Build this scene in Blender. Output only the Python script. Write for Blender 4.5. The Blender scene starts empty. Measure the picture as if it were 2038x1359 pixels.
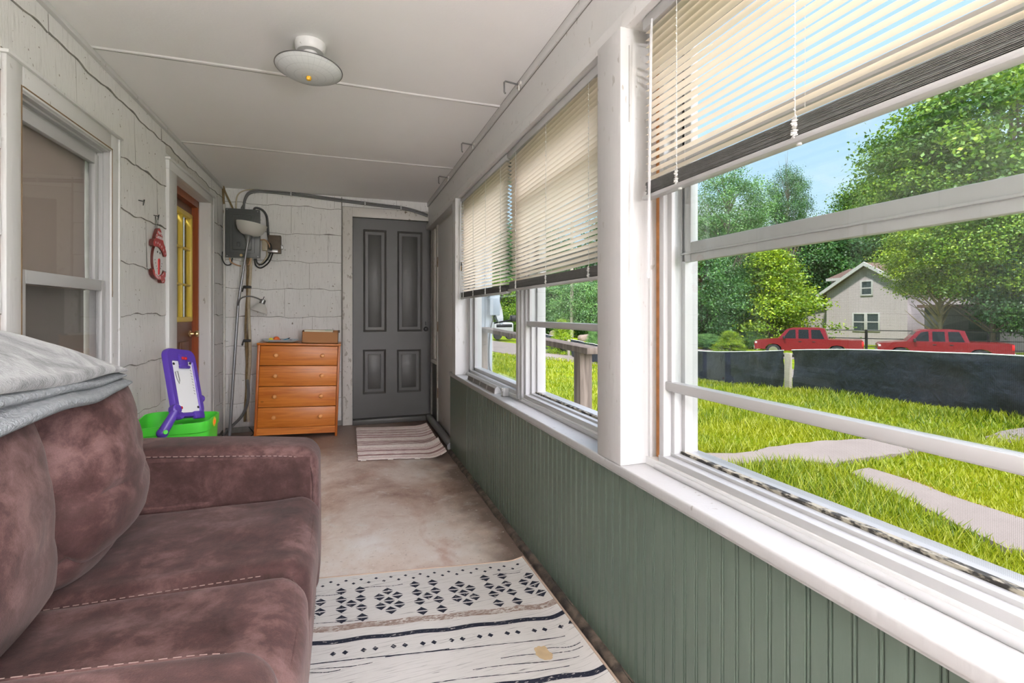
import bpy, bmesh, math, random
import numpy as np
from mathutils import Vector, Matrix, noise
R = random.Random(7)
NR = np.random.default_rng(11)
PI = math.pi
sc = bpy.context.scene
COL = sc.collection
# ------------------------------------------------------------------ camera geometry (camera at the origin while building; floor lifted to z=0 at the end)
FPX, CX, HY = 965.0, 1019.0, 624.0
TH = math.atan(334 / 965.0); CT, ST = math.cos(TH), math.sin(TH)
LIFT = 1.13
FZ, CZ, D = -1.13, 1.183, 5.2          # floor, ceiling, far wall
LX = -1.085                            # left wall
RX = 0.823                             # green wall
def ray(u, v):
    x = (u - CX) / FPX
    return Vector((x * CT + ST, CT - x * ST, (HY - v) / FPX))
def pt(u, v, X=None, Y=None, Z=None, d=None):
    r = ray(u, v)
    if X is not None: k = X / r.x
    elif Y is not None: k = Y / r.y
    elif Z is not None: k = Z / r.z
    else: k = d
    return r * k
# ------------------------------------------------------------------ materials
class NT:
    def __init__(s, name):
        s.m = bpy.data.materials.new(name); s.m.use_nodes = True
        s.t = s.m.node_tree; s.t.nodes.clear()
        s.o = s.t.nodes.new('ShaderNodeOutputMaterial')
        s.tc = s.t.nodes.new('ShaderNodeTexCoord')
        s.obj = s.tc.outputs['Object']
    def put(s, sock, v):
        if isinstance(v, bpy.types.NodeSocket): s.t.links.new(v, sock)
        elif v is not None:
            if isinstance(v, (tuple, list)) and len(v) == 3 and sock.type == 'RGBA': v = (*v, 1)
            sock.default_value = v
    def n(s, typ, ins=None, out=0, **props):
        nd = s.t.nodes.new('ShaderNode' + typ)
        for k, v in props.items(): setattr(nd, k, v)
        for k, v in (ins or {}).items(): s.put(nd.inputs[k], v)
        return nd.outputs[out]
    def map(s, scale=(1, 1, 1), loc=(0, 0, 0), rot=(0, 0, 0), vec=None):
        return s.n('Mapping', {'Vector': vec or s.obj, 'Scale': scale, 'Location': loc, 'Rotation': rot})
    def noise(s, scale, detail=3, rough=.55, vec=None, dist=0.0, out=0):
        return s.n('TexNoise', {'Vector': vec or s.obj, 'Scale': scale, 'Detail': detail, 'Roughness': rough, 'Distortion': dist}, out)
    def ramp(s, fac, pts, interp='LINEAR'):
        nd = s.t.nodes.new('ShaderNodeValToRGB'); s.put(nd.inputs[0], fac)
        cr = nd.color_ramp; cr.interpolation = interp
        while len(cr.elements) > 1: cr.elements.remove(cr.elements[-1])
        for i, (p, c) in enumerate(pts):
            e = cr.elements[0] if i == 0 else cr.elements.new(p)
            e.position = p
            if not isinstance(c, (tuple, list)): c = (c, c, c)
            e.color = (*c[:3], 1)
        return nd.outputs[0]
    def mix(s, f, a, b, bt='MIX'):
        nd = s.t.nodes.new('ShaderNodeMix'); nd.data_type = 'RGBA'; nd.blend_type = bt
        s.put(nd.inputs[0], f); s.put(nd.inputs[6], a); s.put(nd.inputs[7], b)
        return nd.outputs[2]
    def math(s, op, a, b=None, c=None):
        nd = s.t.nodes.new('ShaderNodeMath'); nd.operation = op
        s.put(nd.inputs[0], a)
        if b is not None: s.put(nd.inputs[1], b)
        if c is not None: s.put(nd.inputs[2], c)
        return nd.outputs[0]
    def bump(s, h, st=.3, dist=.01, nrm=None):
        return s.n('Bump', {'Height': h, 'Strength': st, 'Distance': dist, 'Normal': nrm})
    def pbr(s, col, rough=.5, metal=0.0, bump=None, spec=.5, **kw):
        ins = {'Base Color': col, 'Roughness': rough, 'Metallic': metal, 'Specular IOR Level': spec}
        if bump is not None: ins['Normal'] = bump
        ins.update(kw)
        sh = s.n('BsdfPrincipled', ins)
        s.t.links.new(sh, s.o.inputs[0]); return sh
    def surf(s, sh): s.t.links.new(sh, s.o.inputs[0])
    def shmix(s, f, a, b):
        nd = s.t.nodes.new('ShaderNodeMixShader'); s.put(nd.inputs[0], f)
        s.t.links.new(a, nd.inputs[1]); s.t.links.new(b, nd.inputs[2]); return nd.outputs[0]
def flat(name, col, rough=.5, metal=0.0, spec=.5, var=.12, vs=6, bs=0, bst=.2):
    t = NT(name)
    c = t.mix(t.noise(vs, 4), tuple(x * (1 - var) for x in col), tuple(min(1, x * (1 + var)) for x in col))
    b = t.bump(t.noise(bs, 4), bst, .005) if bs else None
    t.pbr(c, rough, metal, b, spec); return t.m
M = {}
def painted(name, col, specks=.5, dirt=(.35, .25, .15), thr=.68, wood=True):
    t = NT(name)
    c = t.mix(t.noise(3, 4), tuple(x * .93 for x in col), col)
    sp = t.ramp(t.noise(38, 2, vec=t.map((1, 1, .5))), [(thr, 0), (thr + .03, 1)])
    big = t.ramp(t.noise(4, 3), [(.45, 0), (.7, 1)])
    c = t.mix(t.math('MULTIPLY', t.math('MULTIPLY', sp, big), specks), c, dirt)
    h = t.noise(14, 4, vec=t.map((6, 6, .7))) if wood else t.noise(60, 3)
    t.pbr(c, .42, 0, t.bump(h, .25, .004)); return t.m
M['white'] = painted('white_paint', (.70, .697, .69), .75, (.22, .18, .13), .665)
M['white_post'] = painted('white_post_paint', (.56, .555, .55), .75, (.2, .17, .13), .655)
M['white_stool'] = painted('white_stool_paint', (.48, .48, .48), .7, (.2, .17, .13), .66)
M['white_clean'] = flat('white_vinyl', (.46, .46, .46), .3, var=.04)
M['white_peel'] = painted('peeling_white_paint', (.66, .64, .60), 1.0, (.16, .12, .08), .6)
M['ceiling'] = flat('ceiling_paint', (.92, .915, .91), .6, var=.035, vs=2.5, bs=90, bst=.12)
t = NT('painted_shingle')
v1 = t.map((10, 10, .9)); grain = t.noise(9, 6, .65, v1, 1.2)
c = t.mix(t.noise(1.6, 4), (.78, .775, .76), (.88, .875, .865))
c = t.mix(t.ramp(t.noise(10, 5, .6, v1, .6), [(.54, 0), (.72, .55)]), c, (.52, .505, .49))
sp = t.ramp(t.noise(45, 2), [(.71, 0), (.73, 1)])
c = t.mix(sp, c, (.30, .27, .23))
t.pbr(c, .55, 0, t.bump(grain, .55, .008)); M['shingle'] = t.m
M['gap_and_shade'] = flat('joint_and_course_shade', (.25, .24, .22), .8, var=.35, vs=20)  # dark joints, also the painted shadow line below shingle courses
M['rust_wood'] = flat('raw_orange_wood', (.40, .17, .055), .75, var=.5, vs=40)
M['caulk'] = flat('brown_old_caulk', (.22, .14, .07), .8, var=.6, vs=25)
t = NT('green_beadboard')
c = t.mix(t.noise(2.2, 4), (.092, .128, .100), (.125, .165, .13))
c = t.mix(t.ramp(t.noise(7, 3, vec=t.map((1, 1, .25))), [(.7, 0), (.78, .6)]), c, (.17, .21, .175))
t.pbr(c, .36, 0, t.bump(t.noise(25, 3, vec=t.map((4, 4, .4))), .15, .004)); M['green'] = t.m
M['groove'] = flat('dark_green_groove', (.022, .032, .026), .8, var=.4, vs=30)
t = NT('stained_concrete')
n1 = t.noise(1.7, 8, .68, t.map((1, .8, 1), (4.2, 1.3, 0)), .25)
c = t.ramp(n1, [(.30, (.26, .15, .115)), (.42, (.47, .35, .29)), (.55, (.62, .53, .47)), (.70, (.70, .66, .63))])
c = t.mix(t.ramp(t.noise(2.6, 5, .6, t.map((1, 1, 1), (1, 7, 0)), 1.0), [(.54, 0), (.70, .65)]), c, (.42, .235, .17))
c = t.mix(t.ramp(t.noise(7, 5, .6, t.map((1, 1, 1), (9, 2, 0)), .6), [(.58, 0), (.72, .7)]), c, (.62, .60, .57))
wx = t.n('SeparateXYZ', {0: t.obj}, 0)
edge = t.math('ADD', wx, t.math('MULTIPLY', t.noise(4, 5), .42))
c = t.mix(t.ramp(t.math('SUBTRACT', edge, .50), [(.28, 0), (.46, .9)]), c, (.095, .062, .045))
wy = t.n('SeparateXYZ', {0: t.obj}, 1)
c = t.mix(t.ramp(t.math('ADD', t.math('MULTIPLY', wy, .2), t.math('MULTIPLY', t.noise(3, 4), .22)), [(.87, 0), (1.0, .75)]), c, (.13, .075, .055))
sp = t.ramp(t.noise(60, 3, .6), [(.62, 0), (.72, .5)]); c = t.mix(sp, c, (.25, .17, .14)); c = t.mix(t.ramp(t.noise(48, 3, .6, t.map((1, 1, 1), (3, 3, 3))), [(.66, 0), (.72, .6)]), c, (.75, .73, .70))
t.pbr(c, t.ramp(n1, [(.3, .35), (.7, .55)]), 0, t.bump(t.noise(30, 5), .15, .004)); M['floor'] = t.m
def suede(name, dark, mid, light):
    t = NT(name)
    v = t.map((1, 1, 1))
    n1 = t.noise(4.2, 6, .6, v, .35); n2 = t.noise(19, 6, .7, v, .25)
    f = t.math('ADD', t.math('MULTIPLY', n1, .6), t.math('MULTIPLY', n2, .4))
    c = t.ramp(f, [(.38, dark), (.5, mid), (.62, light)])
    fine = t.noise(420, 2); c = t.mix(.30, c, t.mix(fine, (.0, .0, .0), (.9, .85, .85)), 'OVERLAY')
    t.pbr(c, .75, 0, t.bump(fine, .25, .002, t.bump(n1, .22, .012)), .25, **{'Sheen Weight': .10, 'Sheen Roughness': .5, 'Sheen Tint': (.9, .75, .72, 1)}); return t.m
M['suede'] = suede('brown_suede', (.020, .0078, .0072), (.053, .0235, .0222), (.135, .076, .072))
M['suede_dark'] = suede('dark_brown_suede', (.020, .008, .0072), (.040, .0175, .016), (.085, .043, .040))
M['thread'] = flat('tan_thread', (.28, .20, .18), .8)
t = NT('grey_plush')
n1 = t.noise(6.5, 5, .6, None, 1.6)
c = t.ramp(n1, [(.42, (.042, .047, .05)), (.5, (.11, .116, .12)), (.60, (.205, .213, .217))])
t.pbr(c, .9, 0, t.bump(t.noise(260, 3), .5, .004, t.bump(n1, .3, .02)), .15, **{'Sheen Weight': .4}); M['plush'] = t.m
t = NT('fleece_underside')
t.pbr(t.mix(t.noise(90, 3), (.17, .185, .20), (.30, .315, .33)), .95, 0, t.bump(t.noise(160, 3), .9, .006), .1); M['fleece'] = t.m
def wood(name, c1, c2, scale=(.9, 14, 14), ring=3.2, rough=.38, knots=True):
    t = NT(name)
    v = t.map(scale); g = t.noise(ring, 6, .6, v, .6)
    c = t.ramp(g, [(.35, c1), (.62, c2)])
    if knots:
        k = t.n('TexVoronoi', {'Vector': t.map((1, 1, 1.6)), 'Scale': 4.6, 'Randomness': 1.0})
        c = t.mix(t.ramp(k, [(.025, 1), (.10, 0)]), c, tuple(x * .22 for x in c1))
    t.pbr(c, rough, 0, t.bump(g, .08, .003)); return t.m
M['pine'] = wood('orange_pine', (.43, .115, .012), (.60, .20, .03))
M['pine_edge'] = wood('orange_pine_edge', (.34, .082, .01), (.46, .13, .018), (14, 14, .9), 3.2, .4, False)
M['knob'] = flat('turned_pine_knob', (.72, .31, .09), .3, var=.2, vs=30)
M['door_grey'] = flat('charcoal_door_paint', (.074, .073, .070), .42, var=.12, vs=5, bs=30, bst=.1)
M['brown_door'] = wood('brown_varnish', (.105, .032, .008), (.17, .058, .016), (14, 14, .8), 3, .35, False)
M['red_wood'] = wood('red_varnished_jamb', (.23, .042, .007), (.33, .08, .014), (16, 16, .7), 3, .35, False)
M['yellow'] = flat('yellow_paint', (.72, .53, .07), .4, var=.08, vs=8)
M['brass'] = flat('aged_brass', (.62, .46, .24), .28, 1.0)
M['black'] = flat('black_rubber', (.012, .012, .012), .5)
M['black_metal'] = flat('black_iron', (.02, .02, .02), .4, .5)
M['steel'] = flat('dull_steel', (.32, .32, .32), .35, .9)
M['panel_grey'] = flat('breaker_grey_enamel', (.085, .09, .088), .4, var=.1)
M['cable_grey'] = flat('grey_cable_sheath', (.13, .13, .13), .5)
M['cable_white'] = flat('aged_white_cable', (.50, .43, .31), .6, var=.35, vs=30)
M['cable_tan'] = flat('tan_wire', (.50, .30, .17), .6)
M['cable_brown'] = flat('dirty_brown_cable', (.20, .135, .06), .7, var=.6, vs=26)
M['box_brown'] = flat('rusty_box_metal', (.10, .075, .052), .6, .2, var=.4, vs=30)
M['lamp_metal'] = flat('silver_grey_pole', (.27, .275, .285), .35, .6)
t = NT('frosted_lamp_plastic')
t.surf(t.shmix(.35, t.n('BsdfPrincipled', {'Base Color': (.84, .83, .80, 1), 'Roughness': .35}), t.n('BsdfTranslucent', {'Color': (.85, .84, .8, 1)}))); M['lamp_white'] = t.m
t = NT('ribbed_glass_shade')
xyz = t.n('SeparateXYZ', {0: t.obj}, 0); yy = t.n('SeparateXYZ', {0: t.obj}, 1)
ang = t.math('ARCTAN2', yy, xyz); rad = t.math('SQRT', t.math('ADD', t.math('MULTIPLY', xyz, xyz), t.math('MULTIPLY', yy, yy)))
w1 = t.math('ABSOLUTE', t.math('SINE', t.math('MULTIPLY', ang, 16)))
line1 = t.ramp(w1, [(.04, 1), (.12, 0)])
w2 = t.math('ABSOLUTE', t.math('SINE', t.math('MULTIPLY', rad, PI / .032)))
line2 = t.ramp(w2, [(.05, 1), (.14, 0)])
lines = t.math('MAXIMUM', line1, line2)
c = t.mix(t.math('MULTIPLY', lines, .32), (.93, .95, .945), (.48, .50, .50))
t.surf(t.shmix(.4, t.n('BsdfPrincipled', {'Base Color': c, 'Roughness': .2}), t.n('BsdfTranslucent', {'Color': c}))); M['shade'] = t.m
M['orange_plastic'] = flat('amber_knob', (.75, .42, .03), .3)
M['purple'] = flat('purple_plastic', (.085, .040, .33), .32, var=.06)
M['lime'] = flat('lime_green_plastic', (.075, .62, .045), .4, var=.08)
M['red'] = flat('red_gloss', (.52, .012, .014), .3, var=.1)
M['red_brown'] = flat('dark_red_edge', (.10, .018, .014), .5)
M['paper'] = flat('white_board', (.82, .83, .84), .3, var=.02)
M['sticker'] = flat('yellow_sticker', (.80, .60, .03), .4)
M['cardboard'] = flat('brown_cardboard', (.38, .175, .065), .75, var=.08, vs=12)
M['card_in'] = flat('cream_paper', (.78, .72, .58), .7, var=.06)
M['tray'] = flat('grey_blue_plastic', (.42, .50, .54), .3)
for nm, cc in (('toy_yellow', (.78, .75, .05)), ('toy_orange', (.85, .16, .03)), ('toy_pink', (.75, .2, .22)), ('toy_blue', (.06, .25, .42)), ('toy_green', (.1, .4, .2)), ('toy_maroon', (.25, .04, .07)), ('toy_white', (.75, .75, .72))):
    M[nm] = flat(nm + '_plastic', cc, .35)
# rug materials
t = NT('cream_rug')
ln = t.noise(3.2, 4, .6, t.map((2.2, 60, 1)), .3); ln2 = t.noise(1.2, 4, .6, t.map((5, 90, 1), (3, 3, 0)), .5)
c = t.mix(t.noise(3, 4), (.50, .48, .455), (.63, .61, .59))
c = t.mix(t.ramp(ln, [(.54, 0), (.70, .6)]), c, (.27, .265, .255))
yv = t.n('SeparateXYZ', {0: t.obj}, 1)
zone = t.ramp(t.math('ADD', yv, 0.0), [(.0, 1), (.05, 0)])
c = t.mix(t.ramp(ln2, [(.63, 0), (.70, .8)]), c, (.06, .06, .065))
t.pbr(c, .9, 0, t.bump(t.noise(300, 2, vec=t.map((1, 3, 1))), .4, .002), .15); M['rug'] = t.m
def worn(name, col, thr=.36):
    t = NT(name)
    f = t.ramp(t.noise(55, 4, .65, t.map((1, 2.2, 1))), [(thr, 1), (thr + .05, 0)])
    b = t.math('MULTIPLY', f, t.ramp(t.noise(9, 3), [(.40, .25), (.60, 1)]))
    t.pbr(t.mix(b, col, (.55, .52, .48)), .9, 0, None, .15); return t.m
M['rug_navy'] = worn('worn_navy_motif', (.018, .020, .032))
M['rug_brown'] = worn('worn_brown_band', (.20, .125, .095), .47)
M['rug_stain'] = flat('tan_stain', (.46, .34, .20), .9, var=.2, vs=30)
M['rug_edge'] = flat('tan_binding', (.40, .30, .23), .9)
for i, cc in enumerate(((.60, .50, .47), (.38, .26, .25), (.66, .60, .56), (.22, .125, .115), (.48, .36, .35), (.15, .095, .085))): M['rag%d' % (i + 1)] = flat('woven_rag_%d' % (i + 1), cc, .95, var=.28, vs=60, bs=150, bst=.5)
# glass, screens, blinds
def glass(name, tint, gl=1.0):
    t = NT(name)
    tr = t.n('BsdfTransparent', {'Color': (*tint, 1)}); gs = t.n('BsdfGlossy', {'Color': (.9, .95, .95, 1), 'Roughness': .01})
    fc = t.n('LayerWeight', {'Blend': .5}, 1)
    fr = t.math('MULTIPLY', t.math('ADD', .045, t.math('MULTIPLY', t.math('POWER', fc, 5.0), .95)), gl)
    t.surf(t.shmix(fr, tr, gs)); return t.m
M['glass'] = glass('clear_window_glass', (.97, .985, .98), .9)
M['glass_dark'] = glass('dim_window_glass', (.95, .95, .95), .5)
t = NT('insect_screen')
sy = t.n('SeparateXYZ', {0: t.obj}, 1); sz = t.n('SeparateXYZ', {0: t.obj}, 2)
def gridline(a): return t.ramp(t.math('FRACT', t.math('MULTIPLY', a, 1 / .0024)), [(.10, 1), (.2, 0), (.8, 0), (.9, 1)])
g = t.math('MULTIPLY', t.math('MAXIMUM', gridline(sy), gridline(sz)), .32)
t.surf(t.shmix(g, t.n('BsdfTransparent'), t.n('BsdfDiffuse', {'Color': (.022, .024, .022, 1)}))); M['screen'] = t.m
t = NT('cream_blind_slat')
c = t.mix(t.noise(2, 3), (.84, .79, .71), (.90, .87, .81))
t.surf(t.shmix(.45, t.n('BsdfPrincipled', {'Base Color': c, 'Roughness': .4}), t.n('BsdfTranslucent', {'Color': (.93, .81, .65, 1)}))); M['slat'] = t.m
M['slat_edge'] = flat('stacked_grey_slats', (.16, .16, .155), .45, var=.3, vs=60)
M['cord'] = flat('white_cord', (.78, .78, .76), .6)
t = NT('clear_wand')
t.surf(t.shmix(.45, t.n('BsdfPrincipled', {'Base Color': (.75, .75, .76, 1), 'Roughness': .15}), t.n('BsdfTransparent', {'Color': (.9, .9, .92, 1)}))); M['wand'] = t.m
# outdoors
OD = .50
def od(*c): return tuple(x * OD for x in c)
def leafmat(name, c1, c2, c3):
    t = NT(name)
    r = t.n('NewGeometry', out=8) if False else None
    gnode = t.t.nodes.new('ShaderNodeNewGeometry'); rnd = gnode.outputs['Random Per Island']
    c1, c2, c3 = [tuple(x * .78 for x in q) for q in (c1, c2, c3)]
    c = t.ramp(rnd, [(0, c1), (.5, c2), (1, c3)])
    lo = t.noise(2.2, 4)
    c = t.mix(t.ramp(lo, [(.42, .0), (.60, .8)]), c, tuple(x * .8 for x in c1))
    t.surf(t.shmix(.24, t.n('BsdfPrincipled', {'Base Color': c, 'Roughness': .45}), t.n('BsdfTranslucent', {'Color': c}))); return t.m
M['leaf_maple'] = leafmat('maple_leaf', (.07, .20, .008), (.20, .40, .010), (.46, .62, .02))
M['leaf_bright'] = leafmat('bright_leaf', (.13, .27, .008), (.33, .50, .012), (.62, .74, .02))
M['leaf_dark'] = leafmat('dark_leaf', (.03, .12, .025), (.065, .22, .04), (.16, .36, .035))
M['leaf_pale'] = leafmat('pale_leaf', (.09, .24, .06), (.18, .38, .10), (.32, .54, .12))
M['bark'] = flat('grey_brown_bark', (.17, .13, .10), .9, var=.4, vs=9, bs=20, bst=.6)
M['ivy_bark'] = flat('vine_covered_bark', (.36, .28, .16), .9, var=.5, vs=8, bs=14, bst=.8)
t = NT('grass_blade')
gnode = t.t.nodes.new('ShaderNodeNewGeometry'); rnd = gnode.outputs['Random Per Island']
c = t.ramp(rnd, [(0, od(.14, .27, .006)), (.5, od(.37, .51, .010)), (.85, od(.58, .68, .020)), (1, od(.70, .66, .09))])
c = t.mix(t.ramp(t.noise(.9, 4), [(.42, 0), (.62, .65)]), c, od(.66, .70, .014))
t.surf(t.shmix(.35, t.n('BsdfPrincipled', {'Base Color': c, 'Roughness': .5}), t.n('BsdfTranslucent', {'Color': c}))); M['blade'] = t.m
t = NT('lawn_soil')
c = t.ramp(t.noise(2.2, 6), [(.35, od(.18, .32, .006)), (.55, od(.40, .52, .012)), (.7, od(.62, .66, .04))])
t.pbr(c, .9, 0, t.bump(t.noise(40, 4), .8, .05), .1); M['lawn'] = t.m
t = NT('concrete_path')
c = t.mix(t.noise(3, 6), od(.31, .255, .22), od(.43, .365, .32)); c = t.mix(t.ramp(t.noise(60, 2), [(.6, 0), (.7, .4)]), c, od(.24, .20, .175))
t.pbr(c, .85, 0, t.bump(t.noise(70, 3), .3, .01)); M['path'] = t.m
M['dirt'] = flat('red_brown_soil', (.27, .14, .085), .95, var=.3, vs=20)
t = NT('black_silt_fabric')
w = t.noise(2.5, 5, .6, t.map((1, 1, 2.5)), 1.5)
c = t.ramp(w, [(.35, (.006, .0075, .012)), (.6, (.014, .018, .028)), (.78, (.035, .04, .055))])
t.pbr(c, .5, 0, t.bump(t.noise(3.2, 6, .65, t.map((1, 1, .7)), 2.2), .45, .06)); M['silt'] = t.m
M['grey_wood'] = wood('weathered_wood', (.10, .078, .06), (.235, .19, .155), (11, 11, .8), 3, .85, True)
M['stake'] = flat('pale_wood_stake', (.30, .27, .21), .8, var=.15)
M['car_red'] = flat('red_car_paint', (.17, .006, .011), .22, 0.0, .6, var=.06)
M['car_glass'] = flat('tinted_car_glass', (.012, .014, .015), .25, 0, .3)
M['tyre'] = flat('tyre_rubber', (.015, .015, .015), .8)
M['chrome'] = flat('chrome', (.65, .65, .67), .15, 1.0)
t = NT('house_shingles')
br = t.n('TexBrick', {'Vector': t.n('CombineXYZ', {0: t.math('ADD', t.n('SeparateXYZ', {0: t.obj}, 1), t.n('SeparateXYZ', {0: t.obj}, 0)), 1: t.n('SeparateXYZ', {0: t.obj}, 2)}), 'Color1': (.42, .36, .36, 1), 'Color2': (.50, .43, .43, 1), 'Mortar': (.24, .20, .20, 1), 'Scale': 4.5, 'Mortar Size': .035, 'Row Height': .5})
t.pbr(t.mix(.5, br, t.mix(t.noise(2, 4), (.42, .36, .36), (.50, .44, .44))), .8); M['house'] = t.m
M['roof'] = flat('brown_roof_shingle', (.115, .068, .052), .9, var=.3, vs=14)
M['house_white'] = flat('white_house_trim', (.48, .47, .45), .5, var=.05)
M['house_glass'] = flat('dark_house_pane', (.045, .062, .065), .15)
M['shed'] = flat('grey_block_wall', (.11, .105, .10), .85, var=.15, vs=3)
M['siding'] = flat('pale_blue_siding', (.30, .35, .39), .5, var=.06)
M['van'] = flat('pale_vehicle_paint', (.30, .31, .30), .35)
M['curtain'] = flat('brown_pane_tone', (.46, .385, .34), .8, var=.05, vs=3)  # brown tone; in the left window it paints reflection and haze
M['reflection_low'] = flat('dark_pane_reflection', (.24, .215, .195), .8, var=.05, vs=3)
M['rubbish'] = flat('grey_foam', (.16, .16, .165), .7, var=.2)
# ------------------------------------------------------------------ mesh builder
class MB:
    def __init__(s): s.v = []; s.f = []; s.mi = []
    def add(s, vs, fs, m=0):
        b = len(s.v); s.v.extend(tuple(map(float, p)) for p in vs)
        for f in fs: s.f.append(tuple(b + i for i in f)); s.mi.append(m)
        return s
    def box(s, x0, x1, y0, y1, z0, z1, b=0.0, m=0, xf=None, seg=2):
        x0, x1 = min(x0, x1), max(x0, x1); y0, y1 = min(y0, y1), max(y0, y1); z0, z1 = min(z0, z1), max(z0, z1)
        bm = bmesh.new(); bmesh.ops.create_cube(bm, size=1)
        for v in bm.verts: v.co = ((x0 + x1) / 2 + v.co.x * (x1 - x0), (y0 + y1) / 2 + v.co.y * (y1 - y0), (z0 + z1) / 2 + v.co.z * (z1 - z0))
        if b > 0:
            b = min(b, .49 * min(x1 - x0, y1 - y0, z1 - z0))
            bmesh.ops.bevel(bm, geom=bm.edges[:], offset=b, segments=seg, affect='EDGES', profile=.5)
        if xf is not None: bmesh.ops.transform(bm, matrix=xf, verts=bm.verts)
        bm.verts.index_update()
        s.add([v.co for v in bm.verts], [[v.index for v in f.verts] for f in bm.faces], m); bm.free(); return s
    def tube(s, pts, r, n=8, m=0, cap=True, closed=False):
        P = [Vector(p) for p in pts]; k = len(P); rs = r if isinstance(r, (list, tuple)) else [r] * k
        T = []
        for i in range(k):
            a = P[(i - 1) % k] if closed or i > 0 else P[i]; c = P[(i + 1) % k] if closed or i < k - 1 else P[i]
            T.append((c - a).normalized() if (c - a).length > 1e-9 else Vector((0, 0, 1)))
        up = Vector((0, 0, 1)) if abs(T[0].z) < .9 else Vector((1, 0, 0))
        nrm = (up - T[0] * up.dot(T[0])).normalized(); vs = []
        for i in range(k):
            nrm = nrm - T[i] * nrm.dot(T[i])
            nrm = nrm.normalized() if nrm.length > 1e-6 else T[i].orthogonal().normalized()
            bi = T[i].cross(nrm)
            for j in range(n):
                a = 2 * PI * j / n; vs.append(P[i] + (nrm * math.cos(a) + bi * math.sin(a)) * rs[i])
        fs = []
        for i in range(k if closed else k - 1):
            q = (i + 1) % k
            for j in range(n):
                j2 = (j + 1) % n; fs.append((i * n + j, i * n + j2, q * n + j2, q * n + j))
        if cap and not closed: fs += [tuple(range(n))[::-1], tuple((k - 1) * n + j for j in range(n))]
        return s.add(vs, fs, m)
    def lathe(s, prof, loc, axis=(0, 0, 1), n=24, m=0):
        ax = Vector(axis).normalized(); e1 = ax.orthogonal().normalized(); e2 = ax.cross(e1); L = Vector(loc); vs = []; fs = []
        for (r, h) in prof:
            for j in range(n):
                a = 2 * PI * j / n; vs.append(L + ax * h + (e1 * math.cos(a) + e2 * math.sin(a)) * max(r, 1e-5))
        for i in range(len(prof) - 1):
            for j in range(n):
                j2 = (j + 1) % n; fs.append((i * n + j, i * n + j2, (i + 1) * n + j2, (i + 1) * n + j))
        fs += [tuple(range(n))[::-1], tuple((len(prof) - 1) * n + j for j in range(n))]
        return s.add(vs, fs, m)
    def prism(s, poly, o, ex, ey, depth, m=0, ms=None):
        o, ex, ey = Vector(o), Vector(ex), Vector(ey); ez = ex.cross(ey).normalized(); k = len(poly)
        a = [o + ex * p[0] + ey * p[1] for p in poly]; b = [p + ez * depth for p in a]
        s.add(a + b, [tuple(range(k))[::-1], tuple(range(k, 2 * k))], m)
        s.add(a + b, [(i, (i + 1) % k, k + (i + 1) % k, k + i) for i in range(k)], m if ms is None else ms); return s
    def sphere(s, c, r, m=0, n=16, sz=1.0):
        prof = [(r * math.sin(PI * i / n), -r * sz * math.cos(PI * i / n)) for i in range(n + 1)]
        return s.lathe(prof, c, (0, 0, 1), n + 4, m)
    def quad(s, a, b, c, d, m=0): return s.add([a, b, c, d], [(0, 1, 2, 3)], m)
    def grid(s, fn, nu, nv, m=0, closed_u=False):
        vs = [fn(i / (nu if closed_u else nu - 1), j / (nv - 1)) for j in range(nv) for i in range(nu)]; fs = []
        for j in range(nv - 1):
            for i in range(nu if closed_u else nu - 1):
                i2 = (i + 1) % nu; fs.append((j * nu + i, j * nu + i2, (j + 1) * nu + i2, (j + 1) * nu + i))
        return s.add(vs, fs, m)
def mesh_of(name, mb, mats, smooth=True, ang=38, off=None):
    me = bpy.data.meshes.new(name)
    vs = mb.v if off is None else [(p[0] - off[0], p[1] - off[1], p[2] - off[2]) for p in mb.v]
    me.from_pydata(vs, [], mb.f)
    for m in (mats if isinstance(mats, (list, tuple)) else [mats]): me.materials.append(M[m])
    me.polygons.foreach_set('material_index', mb.mi)
    if smooth:
        me.polygons.foreach_set('use_smooth', [True] * len(me.polygons)); me.set_sharp_from_angle(angle=math.radians(ang))
    me.validate(); me.update(); return me
def props(o, label=None, cat=None, group=None, kind=None):
    if label: o['label'] = label
    if cat: o['category'] = cat
    if group: o['group'] = group
    if kind: o['kind'] = kind
    return o
def thing(name, loc, label=None, cat=None, group=None, kind=None):
    o = bpy.data.objects.new(name, None); o.empty_display_size = .1; COL.objects.link(o); o.location = loc
    return props(o, label, cat, group, kind)
def wloc(o):
    p = Vector((0, 0, 0))
    while o is not None: p += Vector(o.location); o = o.parent
    return p
def part(name, mb, mats, parent, label=None, smooth=True, ang=38, loc=None):
    base = wloc(parent); L = Vector(loc) if loc is not None else base
    o = bpy.data.objects.new(name, mesh_of(name, mb, mats, smooth, ang, L)); COL.objects.link(o); o.parent = parent
    o.location = L - base
    if label: o['label'] = label
    return o
def single(name, mb, mats, label=None, cat=None, group=None, kind=None, smooth=True, ang=38):
    xs = [p[0] for p in mb.v]; ys = [p[1] for p in mb.v]; zs = [p[2] for p in mb.v]
    L = ((min(xs) + max(xs)) / 2, (min(ys) + max(ys)) / 2, min(zs))
    o = bpy.data.objects.new(name, mesh_of(name, mb, mats, smooth, ang, L)); COL.objects.link(o); o.location = L
    return props(o, label, cat, group, kind)
def struct(name, mb, mats, parent=None, **k):
    if parent is not None: return part(name, mb, mats, parent, **k)
    o = bpy.data.objects.new(name, mesh_of(name, mb, mats, k.get('smooth', True), k.get('ang', 38))); COL.objects.link(o); o['kind'] = 'structure'; return o
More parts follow.
